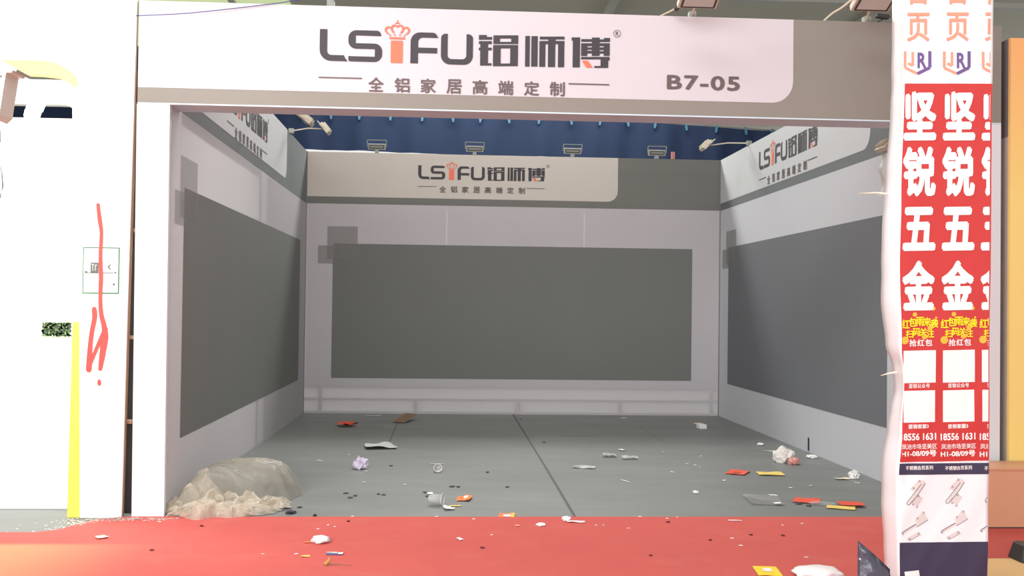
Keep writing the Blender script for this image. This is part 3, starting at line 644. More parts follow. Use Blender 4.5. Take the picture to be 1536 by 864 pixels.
for i, cx in enumerate((1380, 1438.5, 1497)):
    dy = (i-1)*.6
    for ch, cy, h in (('坚', 176, 74), ('锐', 260, 76), ('五', 346, 66), ('金', 431, 75)): bf = Flat(); T(bf, ch, cx-.5-(cy-176)*.008, cy+dy, 49, h, .045); BIG.append(bf)
    T(sal, '页', cx-3, 41, 34, 44, .02); T(sal, '合', cx-3, -14, 36, 42, .02)
    ex, ey = cx-4, 94+dy
    def ST(f, P, w):
        for a, b in zip(P[:-1], P[1:]): f.stroke([a, b], [w, w])
    ST(sal, [(ex-18.5, -(ey-16)), (ex-18.5, -(ey+9)), (ex, -(ey+18))], 4.2); ST(sal, [(ex-7, -(ey-15)), (ex-7, -(ey+6)), (ex-14, -(ey+2))], 4)
    ST(pur, [(ex+18.5, -(ey-16)), (ex+18.5, -(ey+9)), (ex, -(ey+18))], 4.8); pur.text('R', ex, -(ey+10), ex+13, -(ey-14), .03)
    # arched yellow words
    for k, ch in enumerate('红包雨来袭'): a = (k-2)/2; T(yel, ch, cx-.5+a*21.5, 486+3.5*a*a-1+dy, 12, 13.5, .028)
    for k, ch in enumerate('扫码关注'): a = (k-1.5)/1.5; T(yel, ch, cx-.5+a*15.5, 501.5+3*a*a-1+dy, 11.5, 12, .026)
    for gx, gy, r in ((-22.5, 513, 5.8), (6.5, 508, 4), (20, 466, 3.2), (-8, 474.5, 3.4), (15, 495, 4), (24, 480, 1.8)): gold.disc(cx+gx, -(gy+dy), r)
    T(small, '抢红包', cx+1, 517+dy, 34, 10.5, .02, 1.15)
    T(small, '坚锐公众号', cx-1, 581.5+dy, 31, 6.6, .02, 1.1); T(small, '坚锐客服3', cx-2, 642.5+dy*2, 30, 6.6, .03, 1.05)
    T(num, '18556 1631', cx-2, 658+dy*2, 52, 10.5, .03); T(small, '凤池市场坚美区', cx-1, 672.5+dy*2, 52, 8, .006); T(num, 'H1-08/09号', cx-2, 683.5+dy*3, 52, 9.5, .03)
    T(cap, '不锈钢合页系列', cx-1, 705+dy*3, 40, 6.4, .015)
    BL.append(Flat().rect(cx-24.3, -(577+dy), cx+23.5, -(528.5+dy))); BL.append(Flat().rect(cx-24, -(636+dy), cx+22.5, -(588.5+dy)))
    # hinge pictures
    hx = cx-1420; D = lambda x, y: (hx+1320+x/4.967-1, -(690+y/4.967))
    def L2(f, pts, w): f.stroke([D(*p) for p in pts], [w]*len(pts))
    hx = cx-1438.5
    sil.poly([D(590, 150), D(635, 165), D(560, 240), D(520, 225)]); sil.poly([D(575, 265), D(620, 290), D(580, 350), D(535, 325)])
    L2(sil, [(625, 175), (515, 325)], 3.4); L2(drk, [(635, 180), (590, 250), (525, 328), (505, 335), (498, 318)], .8); L2(drk, [(605, 185), (500, 318)], .7)
    sil.poly([D(620, 385), D(655, 440), D(580, 480), D(565, 455)]); sil.poly([D(500, 585), D(590, 540), D(605, 560), D(520, 605)])
    L2(sil, [(655, 445), (475, 545)], 3.0); L2(drk, [(660, 455), (575, 505)], .7); L2(drk, [(570, 482), (470, 540), (478, 556)], 1.0); L2(drk, [(520, 605), (605, 560)], .5)
    for q in ((590, 165), (548, 215), (585, 275), (575, 355), (545, 335), (628, 400), (580, 440), (520, 592), (590, 552)):
        gx, gy = D(*q); drk.ring(gx, gy, 1.5, .5, 8)
for bf in BIG: lay('large_character', bf, WINK, .003, None, 1)
lay('upper_lettering', sal, SALM, .002, 'salmon Chinese characters and emblem strokes'); lay('emblem', pur, PURP, .0024, 'purple half of the shield emblem')
lay('coin_print', gold, GOLD, .0026, 'printed gold coins'); lay('yellow_lettering', yel, YINK, .0034, 'yellow arched Chinese words')
lay('small_lettering', small, WINK, .0028, 'small white Chinese captions'); lay('number_lettering', num, WINK, .0031, 'white telephone number and stall number')
lay('caption_lettering', cap, WINK, .003); 
for bf in BL: lay('blank_square', bf, WINK, .0022, None, 3)

lay('hinge_print', sil, SGREY, .0012, 'printed silver hinges'); lay('hinge_outline', drk, DGREY, .002, 'dark outlines of the hinges')
f = Flat(); f.poly([(1357, -857), (1378, -855), (1381, -872), (1359, -873)]); lay('torn_patch', f, WINK, .006, 'white torn patch in the lower field', 3)
TIE = mat('white_tie', S(240, 232, 210), .5, .03)
def on(nm, mb, mm, lb): o = mb.build(nm, mm, cl, smooth=True); o.matrix_parent_inverse = KI; o['label'] = lb
def w_(u, v, y): x, z = col(u, v); return (x+(y-YC)*.43, y, z+(y-YC)*.0)
on('tie_end', MB().tube([w_(1334, 288, YC+.13), w_(1315, 286, YC+.12), w_(1288, 287, YC+.11)], [.005, .0045, .002], 8), TIE, 'loose end of a plastic tie, upper')
on('tie_end', MB().tube([w_(1346, 562, YC+.12), w_(1334, 563, YC+.11), w_(1322, 566, YC+.1)], [.005, .0045, .002], 8), TIE, 'loose end of a plastic tie, lower')
# dangling tape by the right wall
m = MB()
for i in range(13):
    z = 2.77-.38*i/12; x = 5.66+.015*math.sin(i*.9); wv = .035+.012*math.sin(i*1.7)
    m.v += [(x, 1.24-wv, z), (x-.01, 1.24, z-.004), (x, 1.24+wv, z)]
for i in range(12):
    for k in range(2): a = i*3+k; m.f.append((a, a+1, a+4, a+3))
tag(m.build('tape_strip', film('beige_tape', S(214, 204, 186), .7, .4, trans=.4), None, smooth=True), 'beige tape strip dangling from the low floodlight on the right wall', 'tape')

# ---------------------------------------------------------------- right neighbour: yellow stand side, wooden plinth
ys = thing('display_stand', 'orange-yellow stand panel with grey side at the far right edge', 'stand', (6.8, 0, 0))
YI = Matrix.Translation((-6.8, 0, 0))
ORG = mat('orange_yellow_paint', S(244, 200, 92), .5, .04)
def ramp_mat():
    m = bpy.data.materials['orange_yellow_paint']; nt = m.node_tree; n = nt.nodes; L = nt.links
    tc = n.new('ShaderNodeTexCoord'); sx = n.new('ShaderNodeSeparateXYZ'); L.new(tc.outputs['Object'], sx.inputs[0])
    mr = n.new('ShaderNodeMapRange'); mr.inputs[1].default_value = 2.2; mr.inputs[2].default_value = 3.4; L.new(sx.outputs[2], mr.inputs[0])
    rp = n.new('ShaderNodeValToRGB'); rp.color_ramp.elements[0].color = S(252, 226, 136); rp.color_ramp.elements[1].color = S(250, 186, 122); L.new(mr.outputs[0], rp.inputs[0])
    L.new(rp.outputs[0], n['Principled BSDF'].inputs['Base Color'])
ramp_mat()      # the panel is printed orange at its top fading to yellow
MB().box((6.052, -.03, .0075), (7.6, .0, 3.385)).build('front_panel', ORG, ys).matrix_parent_inverse = YI
MB().box((6.05, .001, .0), (7.6, .6, 2.69)).build('side_board', mat('beige_board', S(190, 178, 170), .7), ys).matrix_parent_inverse = YI
o = MB().box((6.05, .001, 2.692), (7.6, .6, 3.385)).build('side_band', mat('grey_side_print', S(128, 118, 118), .7), ys); o.matrix_parent_inverse = YI; o['label'] = 'grey upper side'
WOOD = mat('tan_plywood', S(220, 168, 134), .6, .06, 2.5, .08, 30)
wp = thing('wooden_plinth', 'tan plywood plinth on the red carpet at the right edge', 'plinth', (6.3, -.17, .007))
MB().box((-.9, -.22, 0), (.9, .125, .385)).build('carcass', WOOD, wp, bevel=.003)
MB().box((-.91, -.226, .385), (.91, .13, .398)).build('top_board', mat('plywood_top', S(216, 164, 130), .5), wp)
MB().box((-.9, -.2204, .0), (.9, -.2201, .008)).build('base_line', SHADE, wp)
# cardboard and black block, lower right
CBD = mat('pale_cardboard', S(238, 198, 142), .8, .05)
m = MB(); P = [(5.05, -1.26), (6.4, -1.25), (6.4, -2.1), (5.02, -2.2), (5.02, -1.62)]
m.v = [(x, y, .008) for x, y in P]+[(x, y, .014) for x, y in P]; n = len(P); m.f = [tuple(range(n)), tuple(range(n, 2*n))[::-1]]+[(i, (i+1) % n, n+(i+1) % n, n+i) for i in range(n)]
tag(m.build('cardboard_sheet', CBD), 'pale yellow cardboard sheet on the carpet in the lower right corner', 'cardboard')
bk = thing('tool_case', 'black plastic case lying on the pale cardboard in the lower right corner', 'case', (5.55, -1.3, .0145))
BLK = mat('black_plastic', S(52, 54, 54), .45, .1)
m = MB(); m.v = [(-.16, -.08, 0), (.2, -.08, 0), (.2, .08, 0), (-.16, .08, 0), (-.135, -.06, .1), (.2, -.06, .1), (.2, .06, .1), (-.135, .06, .1)]
m.f = [(0, 3, 2, 1), (4, 5, 6, 7), (0, 1, 5, 4), (1, 2, 6, 5), (2, 3, 7, 6), (3, 0, 4, 7)]; m.build('body', BLK, bk, bevel=.008)
MB().box((.0, -.11, .0), (.2, -.081, .05)).build('latch', BLK, bk, bevel=.006)

# ---------------------------------------------------------------- plastic sheeting heap by the left pillar
PLB = film('hazy_plastic', S(196, 192, 178), .44, .22, .7, 9, .3)
PLT = film('creased_plastic', S(226, 218, 202), .6, .2, .9, 14, .35)
pb = thing('plastic_bag', 'large crumpled translucent plastic bag heaped beside the left pillar', 'bag', (.6, .4, .007))
def ridged(p): return 1-abs(noise.noise(p))*2
def heap(nm, mm, foot, hgt, seed, rough, nu=90, nv=26, sharp=1., fx=7, fy=5, smooth=True):
    """blanket-like heap over a footprint outline; foot = [(x, y)], hgt(t, s) profile"""
    m = MB(); N = len(foot); cx = sum(p[0] for p in foot)/N; cy = sum(p[1] for p in foot)/N
    for i in range(nu):
        a = i/nu*N; k = int(a); t = a-k; p0, p1, p2, p3 = [Vector(foot[(k+j-1) % N]) for j in range(4)]
        e = .5*((2*p1)+(p2-p0)*t+(2*p0-5*p1+4*p2-p3)*t*t+(3*p1-p0-3*p2+p3)*t**3)
        for j in range(nv+1):
            s = j/nv; x = cx+(e.x-cx)*(1-s); y = cy+(e.y-cy)*(1-s)
            q = Vector((x*fx, y*fy, seed)); h = hgt(x, y)*(1-(1-s)**4.5)
            d = rough*(ridged(q)-.4)+rough*.45*(ridged(q*2.6+Vector((3, 1, 7)))-.5)
            h += d*min(1, s*5)*sharp
            m.v.append((x+rough*.8*noise.noise(q+Vector((9, 0, 0)))*min(1, (1-s)*2), y+rough*.8*noise.noise(q+Vector((0, 9, 0)))*min(1, (1-s)*2), max(.0, h)))
    for i in range(nu):
        for j in range(nv): a = i*(nv+1)+j; b = ((i+1) % nu)*(nv+1)+j; m.f.append((a, b, b+1, a+1))
    return m.build(nm, mm, pb, smooth=smooth)
foot = [(-.36, -.34), (-.37, -.1), (-.36, .2), (-.2, .75), (.05, 1.0), (.25, .95), (.36, .8), (.42, .45), (.3, .05), (.02, -.12), (-.2, -.3)]
heap('bag_body', PLB, foot, lambda x, y: .225+.05*math.exp(-((x-.05)**2+(y-.2)**2)/.12), 1.3, .03, 180, 60, 1., 2.5, 11)
foot2 = [(-.35, -.42), (-.34, -.36), (-.2, -.22), (.0, -.26), (.2, -.2), (.36, -.16), (.34, -.28), (.2, -.38), (.08, -.46), (-.02, -.44), (-.12, -.53), (-.2, -.5), (-.28, -.4)]
o = heap('crumpled_edge', PLT, foot2, lambda x, y: .05+.03*math.exp(-((x+.12)**2)/.02), 4.1, .035, 84, 14, 1., 12, 16, False); o['label'] = 'whiter, tightly crumpled open end'
def flap(m, c, a, lean, w, h, seed, K=7, amp=.05):
    U = Vector((math.cos(a), math.sin(a), 0)); N_ = Vector((-math.sin(a), math.cos(a), 0)); V = (Vector((0, 0, 1))*math.cos(lean)+N_*math.sin(lean)); W = U.cross(V); base = len(m.v)
    for i in range(K+1):
        for j in range(K+1):
            u, v = i/K-.5, j/K; q = Vector((u*2.3+seed, v*2.3, seed*1.7)); hh = h*(1-.75*abs(u+.25*noise.noise(Vector((seed, 1, 2))))**1.2*1.3)
            p = Vector(c)+U*(u*w*(1-.35*v))+V*(hh*v)+W*(amp*(ridged(q)-.4)+amp*.5*noise.noise(q*3))+U*(amp*.4*noise.noise(q*2+Vector((5, 5, 5))))
            m.v.append((p.x, p.y, max(.0, p.z)))
    for i in range(K):
        for j in range(K): k = base+i*(K+1)+j; m.f.append((k, k+1, k+K+2)); m.f.append((k, k+K+2, k+K+1))
random.seed(31); m = MB()
for (x, y, w_2, h, ln, a) in [(-.3, -.33, .2, .12, .5, .3), (-.24, -.25, .22, .2, .3, -.2), (-.2, -.12, .26, .3, .25, .1), (-.12, -.2, .26, .27, .4, .5), (-.1, -.3, .24, .17, .6, -.3), (0, -.22, .22, .16, .5, .2), (.06, -.32, .22, .13, .8, .1),
                           (.14, -.2, .24, .15, .5, -.2), (.2, -.3, .2, .12, .7, .3), (.3, -.2, .24, .12, .5, .35), (.36, -.16, .16, .1, .6, .2), (-.02, -.42, .2, .09, 1.0, 0), (-.16, -.45, .22, .11, .9, .2), (-.3, -.4, .2, .07, 1.1, -.2), (.12, -.4, .18, .07, 1.1, .1)]:
    for q in range(2): flap(m, (x+random.uniform(-.02, .02), y+.05*q, .0), a+random.uniform(-.3, .3), ln+random.uniform(-.2, .3), w_2, h*(1-.2*q), random.uniform(0, 50))
o = m.build('crumpled_flaps', PLT, pb, smooth=False); o['label'] = 'pale creased flaps of the open end'


# ---------------------------------------------------------------- litter on the floor
COL = {}
def lm(k, c, rough=.6, **kw):
    if k not in COL: COL[k] = mat('litter_'+k, S(*c), rough, .06, 30, **kw)
    return COL[k]
WH = lm('white', (238, 236, 236)); LAVP = lm('lavender', (216, 206, 226)); REDP = lm('red', (226, 84, 58)); ORP = lm('orange', (248, 120, 44)); YLP = lm('yellow', (232, 206, 110))
BRN = lm('brown', (128, 104, 84)); GRP = lm('grey', (190, 192, 190)); DKP = lm('dark', (46, 46, 58)); CRM = lm('cream', (232, 220, 196)); CLR = film('clear_plastic', S(205, 208, 206), .3, .15, trans=.2); HZY = film('hazy_white_plastic', S(225, 226, 226), .6, .3, .3, 40, .3)
BLP = lm('blue', (92, 110, 165)); NVY = lm('navy', (40, 44, 96))
def z0(y): return .0085 if y < -.005 else .0015
def sheet(nm, label, cat, x, y, w, d, rz, m, lift=.01, seed=0, n=8, curl=0, cut=0, parts=()):
    """a creased sheet lying on the floor with its own thickness"""
    t = MB(); th = .0012
    for s in (0, 1):
        for i in range(n+1):
            for j in range(n+1):
                u = i/n-.5; v = j/n-.5; h = lift*(.5+.5*noise.noise(Vector((u*2.2+seed, v*2.2, seed*3.1))))*1.2*min(1, 4*max(abs(u), abs(v)))+curl*(abs(u)*2)**2
                px, py = u*w*(1-cut*max(0, v)), v*d
                t.v.append((px, py, max(0, h)+th*s))
    q = (n+1)**2
    for s in (0, 1):
        for i in range(n):
            for j in range(n): a = s*q+i*(n+1)+j; f = (a, a+n+1, a+n+2, a+1); t.f.append(f if s else f[::-1])
    edge = [(i, 0) for i in range(n)]+[(n, j) for j in range(n)]+[(i, n) for i in range(n, 0, -1)]+[(0, j) for j in range(n, 0, -1)]
    for k in range(len(edge)):
        a = edge[k][0]*(n+1)+edge[k][1]; b = edge[(k+1) % len(edge)][0]*(n+1)+edge[(k+1) % len(edge)][1]; t.f.append((a, b, b+q, a+q))
    if parts:
        root = thing(nm, label, cat, (x, y, z0(y)), rz); t.build('paper', m, root)
        for (pn, pm, u0, v0, u1, v1) in parts:
            p = MB(); k = 3
            for i in range(k+1):
                for j in range(k+1):
                    u = u0+(u1-u0)*i/k; v = v0+(v1-v0)*j/k; h = lift*(.5+.5*noise.noise(Vector((u*2.2+seed, v*2.2, seed*3.1))))*1.2*min(1, 4*max(abs(u), abs(v)))+curl*(abs(u)*2)**2
                    p.v.append((u*w*(1-cut*max(0, v)), v*d, max(0, h)+th+.0025))
            for i in range(k):
                for j in range(k): a = i*(k+1)+j; p.f.append((a, a+k+1, a+k+2, a+1))
            p.build(pn, pm, root)
        return root
    o = t.build(nm, m); o.location = (x, y, z0(y)); o.rotation_euler = (0, 0, rz); return tag(o, label, cat)
def wad(nm, label, cat, x, y, sx, sy, sz, m, seed=0, rz=0, rough=.5, smooth=False):
    bm = bmesh.new(); bmesh.ops.create_icosphere(bm, subdivisions=3, radius=1)
    for v in bm.verts:
        p = v.co.copy(); k = 1+rough*(ridged(p*1.3+Vector((seed, 0, 0)))-.5)+rough*.5*noise.noise(p*3+Vector((0, seed, 0)))
        v.co = Vector((p.x*k*sx, p.y*k*sy, p.z*k*sz))
    zmin = min(v.co.z for v in bm.verts)
    for v in bm.verts: v.co.z -= zmin*.55; v.co.z = max(0, v.co.z)
    me = bpy.data.meshes.new(nm); bm.to_mesh(me); bm.free(); me.materials.append(m)
    if smooth:
        for p in me.polygons: p.use_smooth = True
    o = bpy.data.objects.new(nm, me); C.objects.link(o); o.location = (x, y, z0(y)); o.rotation_euler = (0, 0, rz); return tag(o, label, cat)
P_ = 'paper_scrap'
sheet(P_, 'crumpled red paper near the back left of the grey floor', 'paper', .93, 5.42, .2, .26, .4, REDP, .05, 1, curl=.01, parts=[('dark_corner', DKP, .2, -.5, .5, -.1)])
cb = sheet('cardboard_piece', 'brown cardboard piece near the back wall', 'cardboard', 1.6, 6.1, .17, .42, -.35, BRN, .012, 5); cb.rotation_euler.x = .16; cb.location.z = .036; cb.location.y = 5.98
sheet('envelope', 'flat pale grey envelope lying left of the white cups', 'envelope', 1.44, 3.56, .31, .34, .2, GRP, .04, 3, cut=.4)
t = wad(P_, 'crumpled lavender white paper ball left of the two cups', 'paper', 1.36, 2.14, .06, .055, .055, LAVP, 2, 0, .7)
t2 = MB(); t2.quad((-.03, 0, .03), (.01, .01, .05), (-.015, 0, .12)); t2.quad((-.03, 0, .03), (-.015, 0, .12), (-.045, .01, .06)); t2.quad((.02, 0, .04), (.06, .01, .07), (.055, 0, .03)); t2.build('corner', LAVP, t)
sheet('plastic_strip', 'thin pale strip lying just behind the upright-rimmed cup', 'strip', 2.03, 2.42, .12, .02, .05, GRP, .004, 5, 4)
# cups
clear_cup = film('clear_cup', S(215, 218, 216), .42, .15, trans=.25)
def cup(label, x, y, m, tiltx, rz, r=.036, h=.085):
    t = thing('plastic_cup', label, 'cup', (x, y, z0(y)), rz)
    R = Matrix.Rotation(tiltx, 3, 'X'); o = (0, 0, r)
    MB().lathe([(r*.7, -h/2), (r, h/2), (r-.0012, h/2), (r*.7-.001, -h/2+.001)], 28, R, o).build('side', m, t, smooth=True)
    MB().lathe([(.0005, -h/2), (r*.7, -h/2)], 28, R, o).build('base', WH if m is not clear_cup else m, t)
    MB().lathe([(r-.001, h/2-.002), (r+.002, h/2), (r-.001, h/2+.002), (r-.0035, h/2), (r-.001, h/2-.002)], 28, R, o).build('rim', WH if m is not CLR else HZY, t, smooth=True)
cup('white plastic cup on its side with its round mouth towards the aisle', 2.04, 2.0, lm('cup_white', (214, 214, 212), .4), PI/2, .02)
cup('clear plastic cup lying on its side near the carpet edge', 2.04, .44, clear_cup, PI/2, 1.25, .042, .1)
sheet('sweet_packet', 'small orange packet beside the clear lying cup', 'packet', 2.25, .67, .1, .17, -.15, ORP, .018, 6, parts=[('printed_label', CRM, -.1, .0, .25, .3)])
sheet(P_, 'small torn white paper between the clear cup and the orange packet', 'paper', 2.13, .29, .07, .1, .3, WH, .02, 7, cut=.6)
sheet('plastic_strip', 'short pale yellow strip beside the torn white paper', 'strip', 2.18, .39, .075, .03, .2, YLP, .008, 8, 4)
sheet('card', 'orange and yellow card with white label at the carpet edge', 'card', 2.53, .04, .11, .15, -.12, ORP, .006, 9, parts=[('white_label', WH, -.2, -.35, .25, .15), ('yellow_end', lm('gold', (240, 190, 50)), .27, -.5, .5, .5)])
sheet('label_scrap', 'small white label with a blue corner behind the clear cup', 'label', 1.99, .9, .045, .08, .1, WH, .006, 10, 4)
sheet('label_scrap', 'tiny dark blue scrap touching the small white label', 'label', 1.955, .95, .03, .05, .5, NVY, .006, 10, 4)
a = wad('tissue', 'white crumpled tissue with an orange tip on the carpet', 'tissue', 1.36, -.79, .055, .06, .022, WH, 5, .2, .3, True)
MB().quad((-.055, -.01, .003), (-.1, -.012, .004), (-.095, .012, .003), (-.05, .02, .006)).build('orange_tip', ORP, a)
sheet('wrapper', 'blue and white strip wrapper on the carpet below the tissue', 'wrapper', 1.478, -1.1, .095, .05, -.05, BLP, .004, 12, parts=[('white_end', WH, .2, -.45, .5, .45), ('cream_stripe', CRM, -.5, .1, .15, .5)])
sheet('plastic_strip', 'small yellow strip on the carpet left of the blue wrapper', 'strip', 1.32, -1.16, .05, .025, .2, YLP, .006, 13, 4)
tw = thing('twig', 'dry twig with a small ochre wad at the bottom of the carpet', 'twig', (1.47, -1.36, .0085))
MB().tube([(.0, 0, .006), (.06, .0, .005), (.13, -.02, .004)], [.003, .002, .001], 6).build('stem', BRN, tw)
MB().tube([(-.02, -.01, .004), (.0, .005, .02), (.01, .01, .045)], [.011, .009, .002], 7).build('wad', lm('ochre', (190, 150, 80)), tw)
wad('wrapper', 'crumpled purple-black foil wrapper beside the plastic bag', 'wrapper', 1.05, .13, .034, .035, .012, DKP, 8, .1, .5)
wad('rubber_bit', 'small black lump on the carpet edge right of the bag', 'lump', 1.225, .03, .012, .014, .009, DKP, 9)
sheet('plastic_strip', 'grey translucent film strip in the middle of the floor', 'strip', 3.35, 2.23, .2, .13, -.35, HZY, .015, 14)
sheet('plastic_scrap', 'torn white film, left piece of the pair near the seam', 'film', 3.69, 2.96, .13, .17, -.1, HZY, .03, 15, cut=.5)
sheet('plastic_scrap', 'torn white film, right piece of the pair near the seam', 'film', 3.86, 2.8, .15, .12, .1, HZY, .03, 16, cut=.3)
sheet(P_, 'tiny white scrap just behind the torn film pair', 'paper', 3.89, 3.4, .05, .09, .3, WH, .01, 17, 4)
sheet('plastic_strip', 'small white stick in front of the torn film pair', 'strip', 3.6, 1.5, .012, .14, .35, WH, .004, 18, 4)
sheet(P_, 'torn white paper with a long tail on the carpet, centre', 'paper', 2.98, -.2, .12, .04, -.06, WH, .008, 19, cut=.2)
wad(P_, 'white folded paper wedge at the left end of the torn paper on the carpet', 'paper', 2.92, -.15, .028, .03, .018, WH, 19, 0, .4)
wad(P_, 'small white paper lump on the carpet left of the torn paper', 'paper', 2.735, -.31, .03, .03, .011, WH, 20, 0, .3)
bx = thing('paper_box', 'small white open box on the floor near the right rear corner', 'box', (5.19, 5.4, .0015), .1)
MB().box((-.045, -.06, 0), (.045, .06, .05)).build('body', WH, bx, bevel=.003); MB().box((-.05, .06, .045), (.035, .16, .05)).build('flap', CRM, bx)
wad(P_, 'tiny white lump on the floor in front of the red flyer', 'paper', 4.06, .95, .02, .03, .012, WH, 21)
F_ = 'flyer'
sheet(F_, 'red flyer next to the yellow flyer in the right half of the floor', 'flyer', 4.68, 1.97, .17, .25, -.5, REDP, .012, 22, parts=[('print_block', lm('darkred', (180, 70, 50)), -.2, -.2, .2, .1)])
sheet(F_, 'pale yellow flyer right of the red flyer, in front of the white bag', 'flyer', 4.95, 1.9, .22, .18, -.1, YLP, .012, 23)
a = wad('carrier_bag', 'crumpled white carrier bag with pink print on the right of the floor', 'bag', 5.31, 2.65, .095, .09, .085, lm('bagwhite', (226, 222, 216), .4), 24, .3, .45)
wad('carrier_bag', 'limp pinkish end of the white carrier bag', 'bag', 5.36, 2.5, .05, .05, .035, lm('pink', (214, 150, 140)), 25, .1, .45)
sheet('plastic_sleeve', 'clear flat plastic sleeve near the carpet on the right', 'sleeve', 4.5, .62, .25, .38, -.1, CLR, .02, 26, parts=[('white_label', WH, .2, -.45, .4, -.25)])
sheet('label_scrap', 'left one of two white tags behind the clear sleeve', 'label', 4.635, .87, .018, .06, .2, WH, .002, 27, 4)
sheet('label_scrap', 'right one of two white tags behind the clear sleeve', 'label', 4.665, .86, .018, .06, .2, WH, .002, 28, 4)
sheet(F_, 'large red flyer right of the clear plastic sleeve', 'flyer', 4.83, .61, .19, .2, -.45, REDP, .012, 29)
wad('plastic_scrap', 'clear crumpled film on the right end of the large red flyer', 'film', 4.9, .47, .09, .05, .014, CLR, 30, -.3, .5)
sheet(F_, 'yellow flyer under the rightmost red flyer', 'flyer', 4.99, .34, .2, .12, -.35, YLP, .01, 31)
a = sheet(F_, 'rightmost red flyer overlapping a yellow one', 'flyer', 5.1, .43, .18, .15, -.2, REDP, .012, 32); a.location.z = .012
wad('tissue', 'white looped plastic tissue at the foot of the right wall', 'tissue', 5.62, 1.7, .035, .045, .04, WH, 33, .2, .6)
sheet('plastic_strip', 'flat white tail strip left of the looped tissue', 'strip', 5.5, 1.64, .13, .07, .1, CRM, .012, 34)
wad('tissue', 'small white tissue against the right wall beneath the dark slit', 'tissue', 5.68, 2.92, .05, .05, .018, WH, 35, .2, .4)
sheet('plastic_strip', 'white stick on the carpet before the clear sleeve', 'strip', 4.07, -.15, .095, .016, -.1, WH, .004, 36, 4)
sheet('plastic_strip', 'pale flat strip behind the white carrier bag', 'strip', 5.39, 3.38, .12, .04, -.1, GRP, .006, 37, 4)
wad(P_, 'tiny white lump behind the pale strip near the right wall', 'paper', 5.45, 3.86, .03, .04, .015, WH, 38)
wad(P_, 'tiny dim scrap against the right wall behind the carrier bag', 'paper', 5.6, 3.6, .03, .04, .012, GRP, 39)
sheet('card', 'yellow card with a white square at the bottom of the carpet', 'card', 3.87, -1.53, .13, .2, -.12, lm('brightyellow', (250, 214, 40)), .006, 40, parts=[('white_square', WH, -.15, -.05, .2, .3)])
wad('tissue', 'large white crumpled tissue at the bottom edge of the carpet', 'tissue', 4.12, -1.62, .13, .1, .03, WH, 41, 0, .3, True)
sheet(P_, 'small dusty paper near the back wall, left of the brown cardboard', 'paper', 1.16, 6.62, .2, .08, 0, GRP, .004, 43, 4)
sheet(P_, 'small pale scrap at the foot of the back wall right of the floor seam', 'paper', 4.43, 6.5, .08, .07, 0, WH, .006, 44, 4)
sheet(P_, 'white flake on the carpet in front of the partition panel', 'paper', .03, -.67, .07, .07, .6, CRM, .012, 45, 6, cut=.5)
sheet(P_, 'small white sliver on the carpet left of centre', 'paper', 2.2, -.72, .025, .06, .5, WH, .006, 46, 4)
sheet(P_, 'pinkish scrap on the carpet below the orange card', 'paper', 2.58, -.32, .03, .03, .3, lm('pale_pink', (240, 160, 150)), .004, 47, 4)
sheet(P_, 'white triangle of paper stuck low on the back wall by the seam', 'paper', 0, 0, .08, .1, 0, lm('dull_white', (196, 188, 186)), .002, 48, 3, cut=1.6); bpy.context.view_layer.update()
tri = [o for o in C.objects if o.get('label', '').startswith('white triangle')][0]; tri.location = (3.05, D_-.004, .06); tri.rotation_euler = (PI/2, 0, .0)
random.seed(21)
for i, (x, y) in enumerate([(1.35, .9), (1.43, .8), (1.4, .72), (1.6, .87), (1.64, .84), (1.97, .78), (2.16, 1.22), (2.21, 1.2), (2.6, 1.2), (2.47, 1.95), (1.0, .3), (1.08, .34), (3.06, 6.3), (3.15, 4.0), (4.73, .5), (4.78, .42), (1.62, 2.3)]):
    wad('dirt_clod', 'small dark clod of dirt on the grey floor', 'dirt', x, y, random.uniform(.009, .02), random.uniform(.012, .026), .005, lm('dirt', (76, 78, 78)), i, random.uniform(0, 3), .6)['group'] = 'dirt clods on the grey floor'
for i, (x, y) in enumerate([(1.47, -.18), (.55, -.33), (1.4, -.72), (3.75, -.75), (3.6, -.2), (.42, -1.0), (2.33, -.95), (4.05, -.6), (4.25, -.62), (3.3, -1.15)]):
    wad('dirt_clod', 'small dark red-brown crumb on the red carpet', 'dirt', x, y, random.uniform(.008, .014), random.uniform(.01, .015), .004, lm('dirtred', (110, 40, 40)), i, random.uniform(0, 3), .6)['group'] = 'dark crumbs on the red carpet'
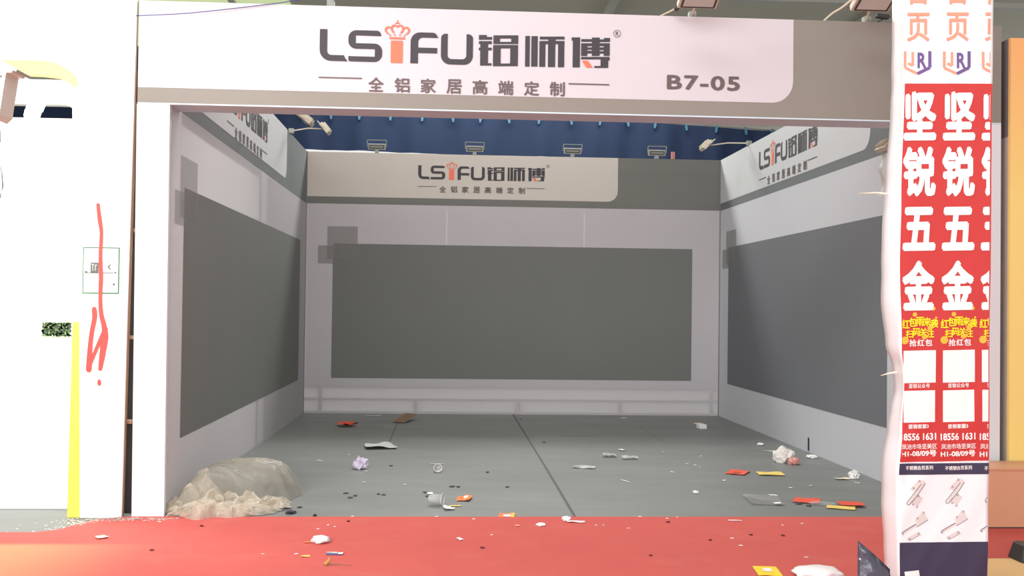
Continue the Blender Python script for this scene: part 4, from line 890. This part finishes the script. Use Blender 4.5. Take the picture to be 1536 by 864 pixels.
for i, (x, y) in enumerate([(.25, -.2), (1.48, .02), (2.05, -.02), (2.3, -.1), (1.4, -.35), (3.3, -.4), (3.45, .02), (3.7, -.03), (3.1, -.3), (3.15, -.3), (3.9, -.7), (4.2, -1.2), (1.07, -1.1), (1.26, -1.1), (1.3, -.42), (1.35, -.3), (4.35, -.3), (3.62, -.08), (4.5, -.25), (2.4, -.6), (3.9, -.9)]):
    sheet('paper_fleck', 'tiny white fleck on the red carpet', 'paper', x, y, random.uniform(.008, .02), random.uniform(.01, .025), random.uniform(0, 3), WH, .002, i, 2)['group'] = 'white flecks on the red carpet'
for i, (x, y) in enumerate([(1.18, 3.0), (1.42, 2.0), (1.78, 1.3), (1.45, 1.4), (4.35, 2.5), (4.4, 2.4), (4.45, 1.55), (4.42, 2.3), (4.1, 2.0), (4.9, 1.2), (5.1, 1.3), (5.55, 1.45), (4.6, 3.0), (4.3, 3.3), (.95, 2.6)]):
    sheet('paper_fleck', 'tiny white fleck on the grey floor', 'paper', x, y, random.uniform(.015, .03), random.uniform(.02, .05), random.uniform(0, 3), WH, .004, i, 2)['group'] = 'white flecks on the grey floor'

# dark glossy package leaning on the column foot
dp = thing('leaflet', 'dark glossy folded leaflet leaning against the foot of the printed column', 'leaflet', (4.15, -2.44, .0085), 0)
NG = mat('dark_glossy_print', S(70, 70, 88), .25, .25, 25, .2, 30, spec=.6)
m = MB(); K = 10
for i in range(K+1):
    for j in range(K+1):
        u, v = i/K, j/K; x = -.12+.16*u+.02*v; z = (.35-.14*u)*v; y = .09*v+.02*math.sin(u*5+v*3)+.012*noise.noise(Vector((u*6, v*6, 2)))
        m.v.append((x, y, z))
for i in range(K):
    for j in range(K): a = i*(K+1)+j; m.f.append((a, a+1, a+K+2, a+K+1))
o = m.build('cover', NG, dp, smooth=True); sm = o.modifiers.new('thickness', 'SOLIDIFY'); sm.thickness = .004
MB().tube([(-.10, .075, .27), (-.03, .08, .21), (.05, .08, .15)], .004, 6).build('white_edge', WH, dp)
f = Flat(); random.seed(8)
for k in range(9): xx = -.085+k*.013; f.stroke([(xx, .2-k*.012), (xx+.01, .175-k*.012), (xx+.004, .15-k*.012)], [.003, .006, .003])
f.lay('printed_marks', SGREY, dp, lambda u, v: (u, .09*v/.29+.0-.022+.0, v))
